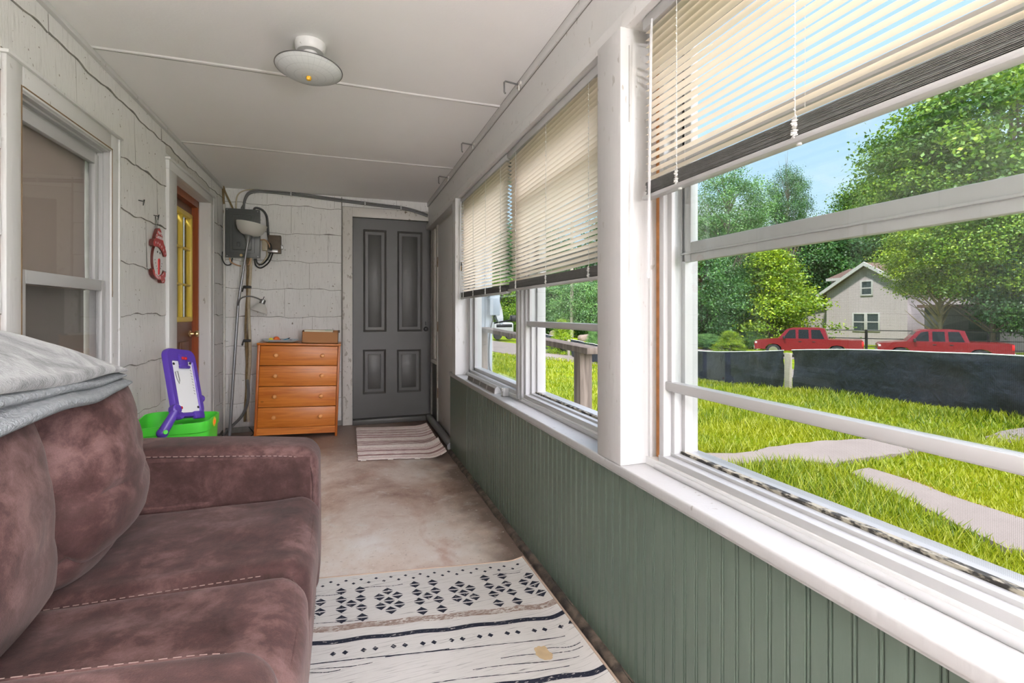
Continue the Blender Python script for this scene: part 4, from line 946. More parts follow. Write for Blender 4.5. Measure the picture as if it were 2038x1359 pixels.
# darker suede sheet on the inner side of the far arm
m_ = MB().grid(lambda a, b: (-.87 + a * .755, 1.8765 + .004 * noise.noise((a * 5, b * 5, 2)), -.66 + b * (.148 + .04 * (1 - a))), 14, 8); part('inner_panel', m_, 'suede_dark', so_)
def seat(y0, y1, seed, zc=-.740, rise=0.0):
    def fn(w, p):
        w = Vector(w)
        if p[2] > .2:
            q = Vector((w.x * 2.2 + seed, w.y * 3.2, seed))
            f = max(0, 1 - (abs(p[0]) ** 4 + abs(p[1]) ** 4)); n1 = noise.noise(q * 1.3); n2 = noise.noise(q * 3.1 + Vector((3, 1, 0)))
            w.z += f * (.012 * n1 + .007 * n2 - .014)
            w.z += rise * (.5 - .5 * p[0])
            w.z += -.004 * f * math.exp(-((noise.noise(q * 1.7 + Vector((9, 2, 4)))) / .07) ** 2)
        w.x += nz((w.x, w.y * 1.5, seed), 3, .006)
        return w
    m_ = cushion(MB(), (-.43, (y0 + y1) / 2, zc), (.345, (y1 - y0) / 2, .108), .065, 34, (.012, .006, .022), fn=fn)
    s_ = part('seat_cushion', m_, 'suede', so_)
    xf_ = -.092
    pts = [(-.70, y0 + .008, zc + .090), (-.40, y0 + .004, zc + .086), (-.18, y0 + .006, zc + .084), (-.125, y0 + .02, zc + .082), (xf_ - .008, y0 + .07, zc + .076), (xf_, (y0 + y1) / 2, zc + .078), (xf_ - .008, y1 - .07, zc + .078), (-.12, y1 - .02, zc + .085)]
    part('welt', MB().tube(bez(pts, 60), .0035, 6), 'suede', s_)
    pts = [(-.70, y0 + .012, zc + .098), (-.40, y0 + .010, zc + .098), (-.18, y0 + .014, zc + .096)]
    part('stitching', stitch(MB(), pts), 'thread', s_)
    return s_
seat(1.312, 1.872, 2.3); seat(.830, 1.306, 7.7, -.732, .022)
m_ = cushion(MB(), (-.50, 1.33, -.93), (.405, .60, .10), .05, 18, (.008, 0, 0)); part('front_rail', m_, 'suede', so_)
def backc(y0, y1, seed, folds):
    rot = Matrix.Rotation(math.radians(-9), 3, 'Y')
    def fn(w, p):
        w = Vector(w)
        if p[0] > .1:
            a, b = p[1], p[2]
            q = Vector((seed, w.y * 2.6 + w.z * 1.5, w.z * 12.0))
            r1 = 1 - abs(noise.noise(q)) * 2.2
            fz = math.exp(-((b + .15) / .55) ** 2) * (.35 + .65 * max(0, min(1, .5 - a * .7))) * folds
            w.x -= max(0, r1) ** 3 * .034 * fz * p[0]
            w.x += .012 * noise.noise(Vector((seed, w.y * 5, w.z * 4)))
        # rounded pillow outline: pinch the corners
        k = (p[1] * p[1] * p[2] * p[2]); w.y -= p[1] * .022 * k; w.z -= p[2] * .030 * k
        return w
    m_ = cushion(MB(), (-.715, (y0 + y1) / 2, -.382), (.155, (y1 - y0) / 2, .250), .10, 36, (.06, .022, .03), rot, fn)
    return part('back_cushion', m_, 'suede', so_)
backc(1.275, 1.715, 3.1, 1.0); backc(.745, 1.268, 8.4, .6)
# ---- plush blanket folded over the back pillows
bl = thing('blanket', (-.72, 1.2, -.2), 'grey plush blanket folded over the top of the sofa back', 'blanket')
def crest(y):   # profile of what it lies on: front lip -> crest -> back
    return None
def layer(zf, xf0, th, yend, rise, mat, nm, seed, ytip):
    m_ = MB(); rows = []; NY, NB = 46, 26
    for i in range(NY):
        f = i / (NY - 1); y = .60 + f * (yend - .60)
        tp = max(0.0, (y - (yend - .24)) / .24)               # taper towards the folded tip
        tk = th * (1 - .72 * tp ** 2); rs = rise * (1 - .55 * tp ** 1.6)
        zfy = zf + (ytip - zf) * tp ** 1.5 + .006 * math.sin(y * 11 + seed)
        loop = []
        def base(b):
            x = xf0 - .005 * math.sin(y * 9) - .40 * b
            z = zfy + (rs - .0) * math.sin(min(1, b * 1.32) * PI / 2) ** .85 - max(0, b - .62) * .45
            z += .006 * noise.noise((x * 7, y * 6, seed)) + .006 * noise.noise((x * 15, y * 3, seed + 4))
            return x, z
        for j in range(NB):
            b = j / (NB - 1); x, z = base(b); loop.append((x, y, z + tk))
        for j in range(5):
            b = 1; x, z = base(1); a = PI / 2 + PI * (j + 1) / 6; loop.append((x + tk / 2 * math.cos(a), y, z + tk / 2 + tk / 2 * math.sin(a)))
        for j in range(NB - 1, -1, -1):
            b = j / (NB - 1); x, z = base(b); loop.append((x, y, z))
        for j in range(5):
            x, z = base(0); a = -PI / 2 + PI * (j + 1) / 6; loop.append((x + tk * .62 * math.cos(a), y, z + tk / 2 + tk / 2 * math.sin(a)))
        rows.append(loop)
    k = len(rows[0]); vs = [p for r_ in rows for p in r_]; fs = []
    for i in range(NY - 1):
        for j in range(k): fs.append((i * k + j, i * k + (j + 1) % k, (i + 1) * k + (j + 1) % k, (i + 1) * k + j))
    fs += [tuple(range(k))[::-1], tuple(range((NY - 1) * k, NY * k))]
    m_.add(vs, fs); return part(nm, m_, mat, bl, ang=70)
layer(-.200, -.535, .026, 1.560, .105, 'fleece', 'lower_fold', 1.0, -.185)
layer(-.166, -.545, .020, 1.556, .107, 'fleece', 'middle_fold', 2.0, -.168)
layer(-.142, -.548, .030, 1.565, .103, 'plush', 'upper_fold', 3.0, -.160)
# ---- patterned area rug
rg = thing('area_rug', (.2, 1.3, FZ), 'cream flat-weave rug with navy diamonds beside the sofa', 'rug')
RE = Vector((-.9874, .1583, 0)); RP = Vector((.772, 2.080, 0))
def rp(a, b, dz=0.0):
    p = RP + RE * (a) + Vector((.012 * b, -b, 0))
    c = max(0, .075 - a) / .075
    return (p.x + .0, p.y, FZ + .003 + .016 * c * c + .0012 * math.sin(a * 17) * math.sin(b * 9) + dz)
m_ = MB().grid(lambda u, v: rp(u * .95, v * 1.9), 90, 70); part('pile', m_, 'rug', rg)
m_ = MB().tube([rp(0, v * 1.9 / 40) for v in range(41)], .0042, 6).tube([rp(u * .95 / 40, 0) for u in range(41)], .0035, 6); part('binding', m_, 'rug_edge', rg)
dm = MB(); E1 = .0006
def diamond(a, b, w, h, slit=.0035):
    n_ = 3
    if slit == 0:
        dm.add([rp(a - w, b, E1), rp(a, b - h, E1), rp(a + w, b, E1), rp(a, b + h, E1)], [(0, 1, 2, 3)]); return
    k = slit / h
    dm.add([rp(a - w * (1 - k), b - slit, E1), rp(a, b - h, E1), rp(a + w * (1 - k), b - slit, E1)], [(0, 1, 2)])
    dm.add([rp(a - w * (1 - k), b + slit, E1), rp(a + w * (1 - k), b + slit, E1), rp(a, b + h, E1)], [(0, 1, 2)])
def motifs(fb):
    for k in range(15): diamond(.039 + k * .0613, fb(.042), .0085, .0085, 0); diamond(.071 + k * .0613, fb(.069), .0085, .0085, 0)
    for k in range(4):
        a = .173 + k * .2925
        for (o, b) in ((-.037, .122), (.037, .122), (-.037, .184), (.037, .184), (0, .216), (-.037, .248), (.037, .248), (-.037, .312), (.037, .312)):
            if a + o < .92: diamond(a + o, fb(b), .0255, .026)
        a = .030 + k * .2925
        for (o, b) in ((0, .150), (-.035, .187), (.035, .187), (0, .2185), (-.035, .252), (.035, .252), (0, .285)):
            if .008 < a + o < .93: diamond(a + o, fb(b), .0255, .026)
    for k in range(9):
        for o in (0, .038): diamond(.005 + o + k * .0975, fb(.498), .0105, .0115, 0)
motifs(lambda b: b); motifs(lambda b: 1.50 - b)
def band(mb_, b0, b1): mb_.grid(lambda u, v: rp(u * .94 + .004, b0 + v * (b1 - b0) + .003 * math.sin(u * 31) , .0007), 60, 3)
band(dm, .424, .446); band(dm, .722, .744); band(dm, 1.054, 1.076)
part('diamond_motif', dm, 'rug_navy', rg, smooth=False)
for bb in (.345, 1.122):
    for q in range(5): m_ = MB(); band(m_, bb + q * .0068, bb + q * .0068 + .0052); part('brown_stripe', m_, 'rug_brown', rg, smooth=False)
for (b0, a0, a1, w_) in ((.540, .45, .94, .0022), (.548, .05, .66, .0018), (.565, .70, .94, .0015), (.578, .8, .94, .0015), (.110, .55, .72, .0016), (.105, .05, .17, .0016), (.325, .7, .95, .0015), (.14, .80, .94, .0016), (.62, .02, .30, .0014), (.655, .05, .4, .0014), (.69, .1, .55, .0014), (.60, .02, .16, .0016)):
    m_ = MB(); m_.grid(lambda u, v: rp(a0 + u * (a1 - a0), b0 + (v - .5) * w_ * (1 + noise.noise((u * 30, b0 * 50, 0))) * 2 + .004 * math.sin(u * 6), .0007), 40, 2); part('thin_stripe', m_, 'rug_navy', rg, smooth=False)
pts = [rp(.158 + .027 * (1 + .4 * noise.noise((math.cos(a) * 2, math.sin(a) * 2, 1.7))) * math.cos(a), .615 + .036 * (1 + .5 * noise.noise((math.cos(a) * 2, math.sin(a) * 2, 5))) * math.sin(a), .0008) for a in [2 * PI * i / 30 for i in range(30)]]
part('stain', MB().add(pts, [tuple(range(30))[::-1]]), 'rug_stain', rg, smooth=False)
# ---- rag rugs
def ragrug_obj(lb, c00, c10, c11, c01, curl):
    A, B, C_, D_ = map(Vector, (c00, c10, c11, c01)); L = (D_ - A).length; rows = int(L / .0165)
    def fn(u, v):
        p = A.lerp(B, u).lerp(D_.lerp(C_, u), v)
        rg_ = abs(math.sin(v * rows * PI)); p.z = FZ + .003 + .009 * rg_ + .003 * noise.noise((u * 12, v * 40, 1))
        p.y += .006 * math.sin(u * 5 + v * 3); p.x += .010 * noise.noise((v * 60, 3, 0)) * (1 if u < .05 or u > .95 else 0)
        if curl: 
            k = max(0, (u - .80) / .20); s_ = .55 + .45 * math.sin(v * 5)
            p.z += .050 * k * k * (1 if v < .35 else .6); p.z += .012 * math.exp(-((v - .30 - .05 * u) / .05) ** 2)
        return p
    m2 = MB().grid(fn, 34, rows * 6 + 1); rnd = random.Random(len(lb)); cols = [rnd.choice((0, 0, 1, 2, 2, 3, 4)) for _ in range(rows + 1)]
    m2.mi = [5 if ((i // 33) % 6 in (0, 5) and (i * 7919 % 10) < 8) else cols[min(rows, (i // 33) // 6)] for i in range(len(m2.f))]
    return single('rag_rug', m2, ['rag1', 'rag2', 'rag3', 'rag4', 'rag5', 'rag6'], lb, 'rug', ang=80)
ragrug_obj('pink and cream striped rag rug lying in front of the grey door', (.10, 3.885, 0), (.755, 3.75, 0), (.775, 4.86, 0), (.112, 5.01, 0), True)
ragrug_obj('pale striped rag rug by the foot of the orange chest', (-.95, 4.30, 0), (-.285, 4.30, 0), (-.275, 4.66, 0), (-.95, 4.70, 0), False)
rl = MB().tube(bez([(.845, 5.12, FZ + .04), (.846, 4.85, FZ + .038), (.845, 4.4, FZ + .036), (.842, 4.0, FZ + .034), (.835, 3.90, FZ + .033)], 30), [.034] * 24 + [.034] * 1, 12) if False else MB().tube(bez([(.845, 5.12, FZ + .036), (.846, 4.85, FZ + .036), (.845, 4.4, FZ + .036), (.842, 4.0, FZ + .036), (.832, 3.93, FZ + .036)], 30), .035, 12)
single('foam_roll', rl, 'rubbish', 'long grey foam roll lying along the base of the white door', 'foam roll')
nl = MB().tube([(.700, 1.245, FZ + .03), (.712, 1.255, FZ + .026), (.716, 1.25, FZ + .034), (.722, 1.26, FZ + .045)], .0028, 6); 
# ================================================================== OUTSIDE
def sstep(a, b, x):
    k = max(0.0, min(1.0, (x - a) / (b - a))); return k * k * (3 - 2 * k)
def gz(x, y):
    z = -1.70 - .74 * sstep(4.0, 16.5, y) * sstep(2.0, 9.0, x)
    far = -2.83; z = z + (far - z) * sstep(18, 27, .8 * x + .6 * y - .35 * max(0, y - 20))
    z += .85 * sstep(20, 38, y) * (1 - sstep(16, 30, x)); return z + .02 * noise.noise((x * .5, y * .5, 0)) + .10 * sstep(45, 90, x) * 0
m_ = MB()
xs = [1.0 + .5 * i for i in range(30)] + [16 + 2 * i for i in range(18)] + [52 + 8 * i for i in range(16)]
ys = [-60, -45, -32, -24, -18, -14] + [-12 + .75 * i for i in range(56)] + [31 + 4 * i for i in range(10)] + [72 + 12 * i for i in range(11)]
b = 0
for x in xs:
    for y in ys: m_.v.append((x, y, gz(x, y)))
n_ = len(ys)
for i in range(len(xs) - 1):
    for j in range(n_ - 1): m_.f.append((i * n_ + j, (i + 1) * n_ + j, (i + 1) * n_ + j + 1, i * n_ + j + 1)); m_.mi.append(0)
m_.quad((-40, -60, -1.72), (1.0, -60, -1.72), (1.0, 200, -1.72), (-40, 200, -1.72))
struct('lawn_ground', m_, 'lawn')
# concrete walk (two arms) with crumbly edges
def slab(nm, poly, mat, th=.05, seed=0, rag=.05):
    P = []
    for i in range(len(poly)):
        a, c = Vector((*poly[i], 0)), Vector((*poly[(i + 1) % len(poly)], 0)); k = max(1, int((c - a).length / .12))
        for q in range(k):
            p = a.lerp(c, q / k); P.append((p.x + rag * noise.noise((p.x * 4, p.y * 4, seed)), p.y + rag * noise.noise((p.x * 4, p.y * 4, seed + 9))))
    top = [(x, y, gz(x, y) + th) for x, y in P]; bot = [(x, y, gz(x, y) - .05) for x, y in P]; k = len(P)
    m2 = MB(); bm = bmesh.new(); f = bm.faces.new([bm.verts.new(p) for p in top]); bmesh.ops.triangulate(bm, faces=[f]); bm.verts.index_update()
    m2.add([v.co for v in bm.verts], [[v.index for v in q.verts] for q in bm.faces]); bm.free()
    m2.add(top + bot, [(i, (i + 1) % k, k + (i + 1) % k, k + i) for i in range(k)])
    return struct(nm, m2, mat)
ZP = -1.70
def g2(u, v): p = pt(u, v, Z=ZP); return (p.x, p.y)
walkA = [g2(1330, 925), g2(1372, 912), g2(1500, 906), g2(1530, 896), g2(1640, 884), g2(1760, 880), g2(1835, 888), g2(1842, 902), g2(1700, 922), g2(1660, 930), g2(1560, 922), g2(1440, 936), g2(1360, 945)]
walkB = [g2(1696, 946), g2(1730, 938), g2(1800, 960), g2(1900, 1000), g2(2060, 1055), g2(2200, 1105), g2(2700, 1275), g2(2700, 1400), g2(2200, 1178), g2(2050, 1112), g2(2000, 1102), g2(1880, 1045), g2(1800, 1000), g2(1720, 962)]
slab('path_1', walkA, 'path', seed=2); slab('path_2', walkB, 'path', seed=5)
soil = [g2(1726, 936), g2(1810, 953), g2(1910, 992), g2(2070, 1045), g2(2070, 1056), g2(1900, 1001), g2(1800, 961)]
slab('soil_edge', soil, 'dirt', th=.012, seed=3, rag=.02)
slab('path_3', [g2(1960, 876), g2(2000, 864), g2(2120, 850), g2(2160, 866), g2(2060, 888)], 'path', seed=8)
def nt_(n, t_): return (.8 * n - .6 * t_, .6 * n + .8 * t_)
slab('road', [nt_(22.5, -40), nt_(28, -40), nt_(28, 45), nt_(22.5, 45)], 'path', th=.04, seed=4)
slab('driveway', [nt_(34.5, -16), nt_(39.5, -16), nt_(39.5, 12), nt_(34.5, 12)], 'path', th=.03, seed=6)
def inpoly(x, y, P):
    c = np.zeros(x.shape, bool); j = len(P) - 1
    for i in range(len(P)):
        xi, yi = P[i]; xj, yj = P[j]
        c ^= ((yi > y) != (yj > y)) & (x < (xj - xi) * (y - yi) / (yj - yi + 1e-12) + xi); j = i
    return c
def fastmesh(name, verts, nper, mat, smooth=False):
    """verts (n, nper, 3): every n is one polygon of nper corners"""
    n = verts.shape[0]; me = bpy.data.meshes.new(name)
    me.vertices.add(n * nper); me.vertices.foreach_set('co', verts.reshape(-1).astype(np.float32))
    me.loops.add(n * nper); me.loops.foreach_set('vertex_index', np.arange(n * nper, dtype=np.int32))
    me.polygons.add(n); me.polygons.foreach_set('loop_start', np.arange(0, n * nper, nper, dtype=np.int32)); me.polygons.foreach_set('loop_total', np.full(n, nper, np.int32))
    me.materials.append(M[mat]); me.update(calc_edges=True); return me
# grass blades, denser close to the porch
NB_ = 300000
th_ = NR.uniform(math.radians(-30), math.radians(89), NB_); r_ = np.exp(NR.uniform(math.log(.8), math.log(26.0), NB_))
gx = .95 + r_ * np.cos(th_) ; gy = .6 + r_ * np.sin(th_)
ok = (gx > 1.06) & ~inpoly(gx, gy, walkA) & ~inpoly(gx, gy, walkB) & (gx < 14.2)
gx, gy, r_ = gx[ok], gy[ok], r_[ok]
gzv = np.array([gz(a, b) for a, b in zip(gx, gy)])
hh = (NR.uniform(.05, .12, len(gx)) + .002 * r_) * (1 + .35 * np.sin(gx * 2.1 + 1.7 * np.sin(gy * 1.3)))
ww = .0035 + .0011 * r_; az = NR.uniform(0, 2 * PI, len(gx)); ln = NR.uniform(.2, .9, len(gx)) * hh; la = NR.uniform(0, 2 * PI, len(gx))
V = np.empty((len(gx), 3, 3))
V[:, 0] = np.stack([gx - ww * np.cos(az), gy - ww * np.sin(az), gzv], 1); V[:, 1] = np.stack([gx + ww * np.cos(az), gy + ww * np.sin(az), gzv], 1)
V[:, 2] = np.stack([gx + ln * np.cos(la), gy + ln * np.sin(la), gzv + hh], 1)
go = bpy.data.objects.new('grass', fastmesh('grass', V, 3, 'blade')); COL.objects.link(go); props(go, 'bright green lawn grass growing between the porch and the black fence', 'grass', None, 'stuff')
# ---- silt fence: fabric panels on stakes
F0, F1, F2 = Vector((9.6, 1.4, 0)), Vector((11.4, 9.9, 0)), Vector((12.4, 15.8, 0)); F3 = Vector((12.2, 30, 0))
def fabric(lb, A, B, h=1.03, seed=0, gather=1, tops=0):
    L = (B - A).length
    def fn(u, v):
        p = A.lerp(B, u); dd = (B - A).normalized(); nn = Vector((dd.y, -dd.x, 0)); s_ = u * L
        sag = -.035 * math.sin(u * PI) - .018 * abs(math.sin(s_ * 2.2 + seed)) * tops
        ed = min(u, 1 - u) * L
        fold = .05 * noise.noise((s_ * 1.2, v * 2.2, seed)) + .035 * math.exp(-ed * 1.2) * math.sin(s_ * 9 + v * 5) * gather + .012 * noise.noise((s_ * 5, v * 9, seed))
        z = gz(p.x, p.y) + .02 + v * (h + sag)
        q = p + nn * fold + dd * (.16 * math.exp(-ed * 2.5) * (1 - v) * (1 if u < .5 else -1) * gather * .6); return (q.x, q.y, z)
    f_ = thing('silt_fence', tuple(Vector((*A.lerp(B, .5).xy, gz(*A.lerp(B, .5).xy)))), lb, 'fence')
    part('fabric', MB().grid(fn, 90, 16), 'silt', f_, ang=80)
    k = max(2, int(L / 2.6))
    for i in range(1, k):
        p = A.lerp(B, i / k); nn = Vector(((B - A).y, -(B - A).x, 0)).normalized() * -.07
        part('stake', MB().box(p.x - .018 - nn.x, p.x + .018 - nn.x, p.y - .018 - nn.y, p.y + .018 - nn.y, gz(p.x, p.y) - .05, gz(p.x, p.y) + h - .03), 'stake', f_)
    m2 = MB().tube([Vector(fn(i / 40, 1.0)) + Vector((0, 0, .008)) for i in range(41)], .011, 5); part('top_cord', m2, 'cord', f_)
    return f_
g1 = (F2 - F1).normalized() * .09
pg = pt(1568, 720, d=1); tt = None
# gap stake position along the first run, seen at u=1568
def on_line(u, A, B):
    r = ray(u, 700); best = min((abs((A.lerp(B, k / 400).x) * r.y - (A.lerp(B, k / 400).y) * r.x), k) for k in range(401)); return A.lerp(B, best[1] / 400)
G = on_line(1568, F0, F2); dirf = (F2 - F0).normalized()
fabric('wrinkled black fabric fence panel right of the pale gap stake', F0 - dirf * 6, G - dirf * .13, seed=1)
fabric('black fabric fence panel between the pale gap stake and the garden bend', G + dirf * .13, F2, seed=5)
H = on_line(1132, F2, F3); d2 = (F3 - F2).normalized()
fabric('sagging black fabric fence panel behind the broken handrail post', F2 + d2 * .1, H - d2 * .25, seed=7, tops=1.6)
fabric('far black fabric fence panel beyond the second gap', H + d2 * .25, F3, seed=9, tops=1.6)
for P_, lb in ((G, 'pale wooden stake in the near gap of the black fence'), (H, 'pale wooden stake in the far gap of the black fence')):
    z = gz(P_.x, P_.y); s_ = MB().box(P_.x - .05, P_.x + .05, P_.y - .08, P_.y + .08, z - .05, z + .98, .01)
    single('fence_stake', s_, 'stake', lb, 'stake')
# ---- handrail of the side ramp
hr = thing('handrail', (1.5, 2.85, gz(1.5, 2.85)), 'weathered wooden handrail on a square post outside the far windows', 'handrail')
m_ = MB().box(1.43, 1.52, 2.80, 2.89, gz(1.5, 2.85), -.25, .006); part('post', m_, 'grey_wood', hr)
part('knot', MB().lathe([(.016, 0), (.012, .006), (.001, .008)], (1.475, 2.799, -.66), (0, -1, 0), 12), 'stake', hr)
A = Vector((1.5, 2.70, -.215)); B = Vector((1.5, 5.33, -.153)); ang = math.atan2(B.z - A.z, B.y - A.y)
m_ = MB().box(-.07, .055, 0, (B - A).length, -.04, 0, .004, xf=Matrix.Translation(A) @ Matrix.Rotation(ang, 4, 'X')); part('cap_rail', m_, 'grey_wood', hr)
m_ = MB().box(1.44, 1.52, 5.22, 5.30, gz(1.5, 5.2), -.20, .004); part('post', m_, 'grey_wood', hr)
# ---- wing of the house past the porch, dish and cable
wg = thing('house_wing', (.6, 6.9, -1.75), 'pale blue sided corner of the house past the far window', 'house wall')
YW = D + .17
m_ = MB().box(-.2, 1.60, YW, 8.2, -1.75, 1.9)
part('wall', m_, 'siding', wg)
m_ = MB().box(1.53, 1.612, YW - .012, YW + .08, -1.75, 1.9, .003)
for z in (-1.2, -.92, -.64, -.36, -.08, .2): m_.box(-.2, 1.53, YW - .006, YW, z, z + .012)
part('corner_board', m_, 'siding', wg)
part('meter_base', MB().box(1.56, 1.68, YW - .10, YW - .005, -.02, .30, .008), 'siding', wg)
ds = thing('satellite_dish', (1.62, 5.9, -.1), 'white satellite dish on the corner of the house wing', 'satellite dish')
part('reflector', MB().lathe([(.001, .05), (.08, .045), (.14, .02), (.185, -.015), (.19, -.015), (.15, .025), (.08, .055), (.001, .06)], (1.83, 5.85, .04), (-.80, .5, -.2), 28), 'van', ds)
part('mount_arm', MB().tube([(1.605, 6.0, -.12), (1.70, 5.97, -.10), (1.80, 5.88, .02)], .02, 8), 'steel', ds)
part('receiver', MB().tube([(1.78, 5.83, -.12), (1.98, 5.72, -.08)], .010, 6).box(1.96, 2.03, 5.69, 5.76, -.10, -.02, .01), 'black_metal', ds)
single('hanging_cable', MB().tube(bez([(1.72, YW - .1, .24), (1.64, YW - .06, .02), (1.585, YW - .03, -.2), (1.57, YW - .03, -.55), (1.60, YW - .06, -.70), (1.66, YW - .15, -.72), (1.60, YW - .12, -.745)], 40), .008, 6), 'black', 'black cable hanging down the pale blue house corner', 'cable')
# ---- neighbour's house
XH = 45.0
def hp(u, v, X=XH): return pt(u, v, X=X)
yR, yL = hp(1806, 600).y, hp(1645, 600).y; yK = hp(1727, 530).y
zK = hp(1727, 522).z; zE = hp(1640, 585, XH).z; zG = gz(XH, 30) - .2
hs = thing('house', (XH, (yR + yL) / 2, zG), 'grey shingled house with a white gable and dormer across the road', 'house')
DEP = 11.0; slope = (zK - zE) / (yL + .45 - yK)
zEw = zK - slope * (yL - yK) - .1
m_ = MB().prism([(yR, zG), (yL, zG), (yL, zEw), (yK, zK - .12), (yR, zK - slope * (yK - yR) - .1)], (XH, 0, 0), (0, 1, 0), (0, 0, 1), DEP); part('wall', m_, 'house', hs)
ov = .55
def roofside(y1): 
    z1 = zK - slope * abs(y1 - yK); th = .22
    return MB().add([(XH - ov, yK, zK), (XH + DEP + ov, yK, zK), (XH + DEP + ov, y1, z1), (XH - ov, y1, z1), (XH - ov, yK, zK - th), (XH + DEP + ov, yK, zK - th), (XH + DEP + ov, y1, z1 - th), (XH - ov, y1, z1 - th)], [(0, 1, 2, 3), (4, 7, 6, 5), (0, 3, 7, 4), (1, 5, 6, 2), (3, 2, 6, 7)])
part('roof', roofside(yL + .7), 'roof', hs); part('roof', roofside(yR - .7), 'roof', hs)
for y1 in (yL + .7, yR - .7):
    z1 = zK - slope * abs(y1 - yK)
    m_ = MB().add([(XH - ov - .03, yK, zK + .03), (XH - ov - .03, y1, z1 + .03), (XH - ov - .03, y1, z1 - .30), (XH - ov - .03, yK, zK - .32), (XH - ov + .1, yK, zK + .03), (XH - ov + .1, y1, z1 + .03), (XH - ov + .1, y1, z1 - .3), (XH - ov + .1, yK, zK - .32)], [(0, 1, 2, 3), (4, 7, 6, 5), (0, 4, 5, 1), (1, 5, 6, 2), (2, 6, 7, 3)])
    part('rake_board', m_, 'house_white', hs)
def hwin(u0, u1, v0, v1):
    a, c = hp(u0, v1), hp(u1, v0); y0_, y1_ = min(a.y, c.y), max(a.y, c.y); z0_, z1_ = a.z, c.z
    w_ = .13
    f_ = part('window', sash(XH - .09, XH + .02, y0_ - w_, y1_ + w_, z0_ - w_, z1_ + w_, w_).box(XH - .07, XH, y0_, y1_, (z0_ + z1_) / 2 - .05, (z0_ + z1_) / 2 + .05), 'house_white', hs)
    part('pane', MB().box(XH - .04, XH - .02, y0_, y1_, z0_, z1_), 'house_glass', f_)
hwin(1716, 1735, 560, 586); hwin(1700, 1721, 625, 656); hwin(1727, 1749, 625, 656)
# dormer and side porch
XD = XH + 2.6
dA, dB, dC, dD = hp(1716, 535, XD), hp(1663, 535, XD), hp(1646, 555, XD - .5), hp(1654, 578, XD)
m_ = MB().box(XD, XD + 4.5, dA.y, dD.y, zEw - 1.5, dC.z - .02); part('dormer_wall', m_, 'house', hs)
m_ = MB().add([(XD + 1.6, dA.y - 1, dB.z), (XD + 1.6, dB.y - .2, dB.z), (XD - .55, dC.y, dC.z), (XD - .55, dA.y - 1, dC.z), (XD + 1.6, dA.y - 1, dB.z - .2), (XD + 1.6, dB.y - .2, dB.z - .2), (XD - .55, dC.y, dC.z - .2), (XD - .55, dA.y - 1, dC.z - .2)], [(0, 1, 2, 3), (4, 7, 6, 5), (1, 5, 6, 2), (3, 2, 6, 7), (0, 4, 5, 1)])
m_.add([(XD + 1.6, dA.y - 1, dB.z), (XD + 1.6, dB.y - .2, dB.z), (XD + 4.6, dC.y, dC.z), (XD + 4.6, dA.y - 1, dC.z)], [(0, 3, 2, 1)])
part('dormer_roof', m_, 'roof', hs); part('dormer_fascia', MB().box(XD - .6, XD - .54, dA.y - .5, dC.y + .05, dC.z - .26, dC.z + .02), 'house_white', hs)
yP = hp(1604, 620, XH + 1.5).y
zp1, zp0 = hp(1640, 602, XH + 1).z, hp(1600, 613, XH + 1).z
m_ = MB().box(XH + 1.2, XH + 6, yL, yP, zG, zp0 - .15); part('side_wall', m_, 'house', hs)
m_ = MB().prism([(yL - .05, zp1), (yP + .4, zp0), (yP + .4, zp0 - .22), (yL - .05, zp1 - .24)], (XH + .8, 0, 0), (0, 1, 0), (0, 0, 1), 5.8); part('side_roof', m_, 'house_white', hs)
a, c = hp(1642, 692, XH + 1.2), hp(1655, 622, XH + 1.2)
a, c = pt(1642, 690, X=XH + 1.18), pt(1633, 622, X=XH + 1.18)
part('side_door', MB().box(XH + 1.12, XH + 1.2, yL + .12, yL + .95, zG + .6, c.z - .05), 'house_white', hs)
# low grey outbuilding to the right
ob = thing('outbuilding', (44, hp(1930, 640, 44).y, zG), 'low grey outbuilding half hidden behind the maple branches', 'building')
y0_, y1_ = hp(1990, 640, 44).y, hp(1840, 640, 44).y; zt_ = hp(1930, 612, 44).z
part('wall', MB().box(44, 51, y0_, y1_, zG, zt_), 'shed', ob); part('roof', MB().box(43.6, 51.4, y0_ - .3, y1_ + .3, zt_, zt_ + .25), 'roof', ob)
a, c = pt(1928, 655, X=43.95), pt(1952, 630, X=43.95); part('window', MB().box(43.93, 44.0, c.y, a.y, a.z, c.z), 'house_glass', ob)
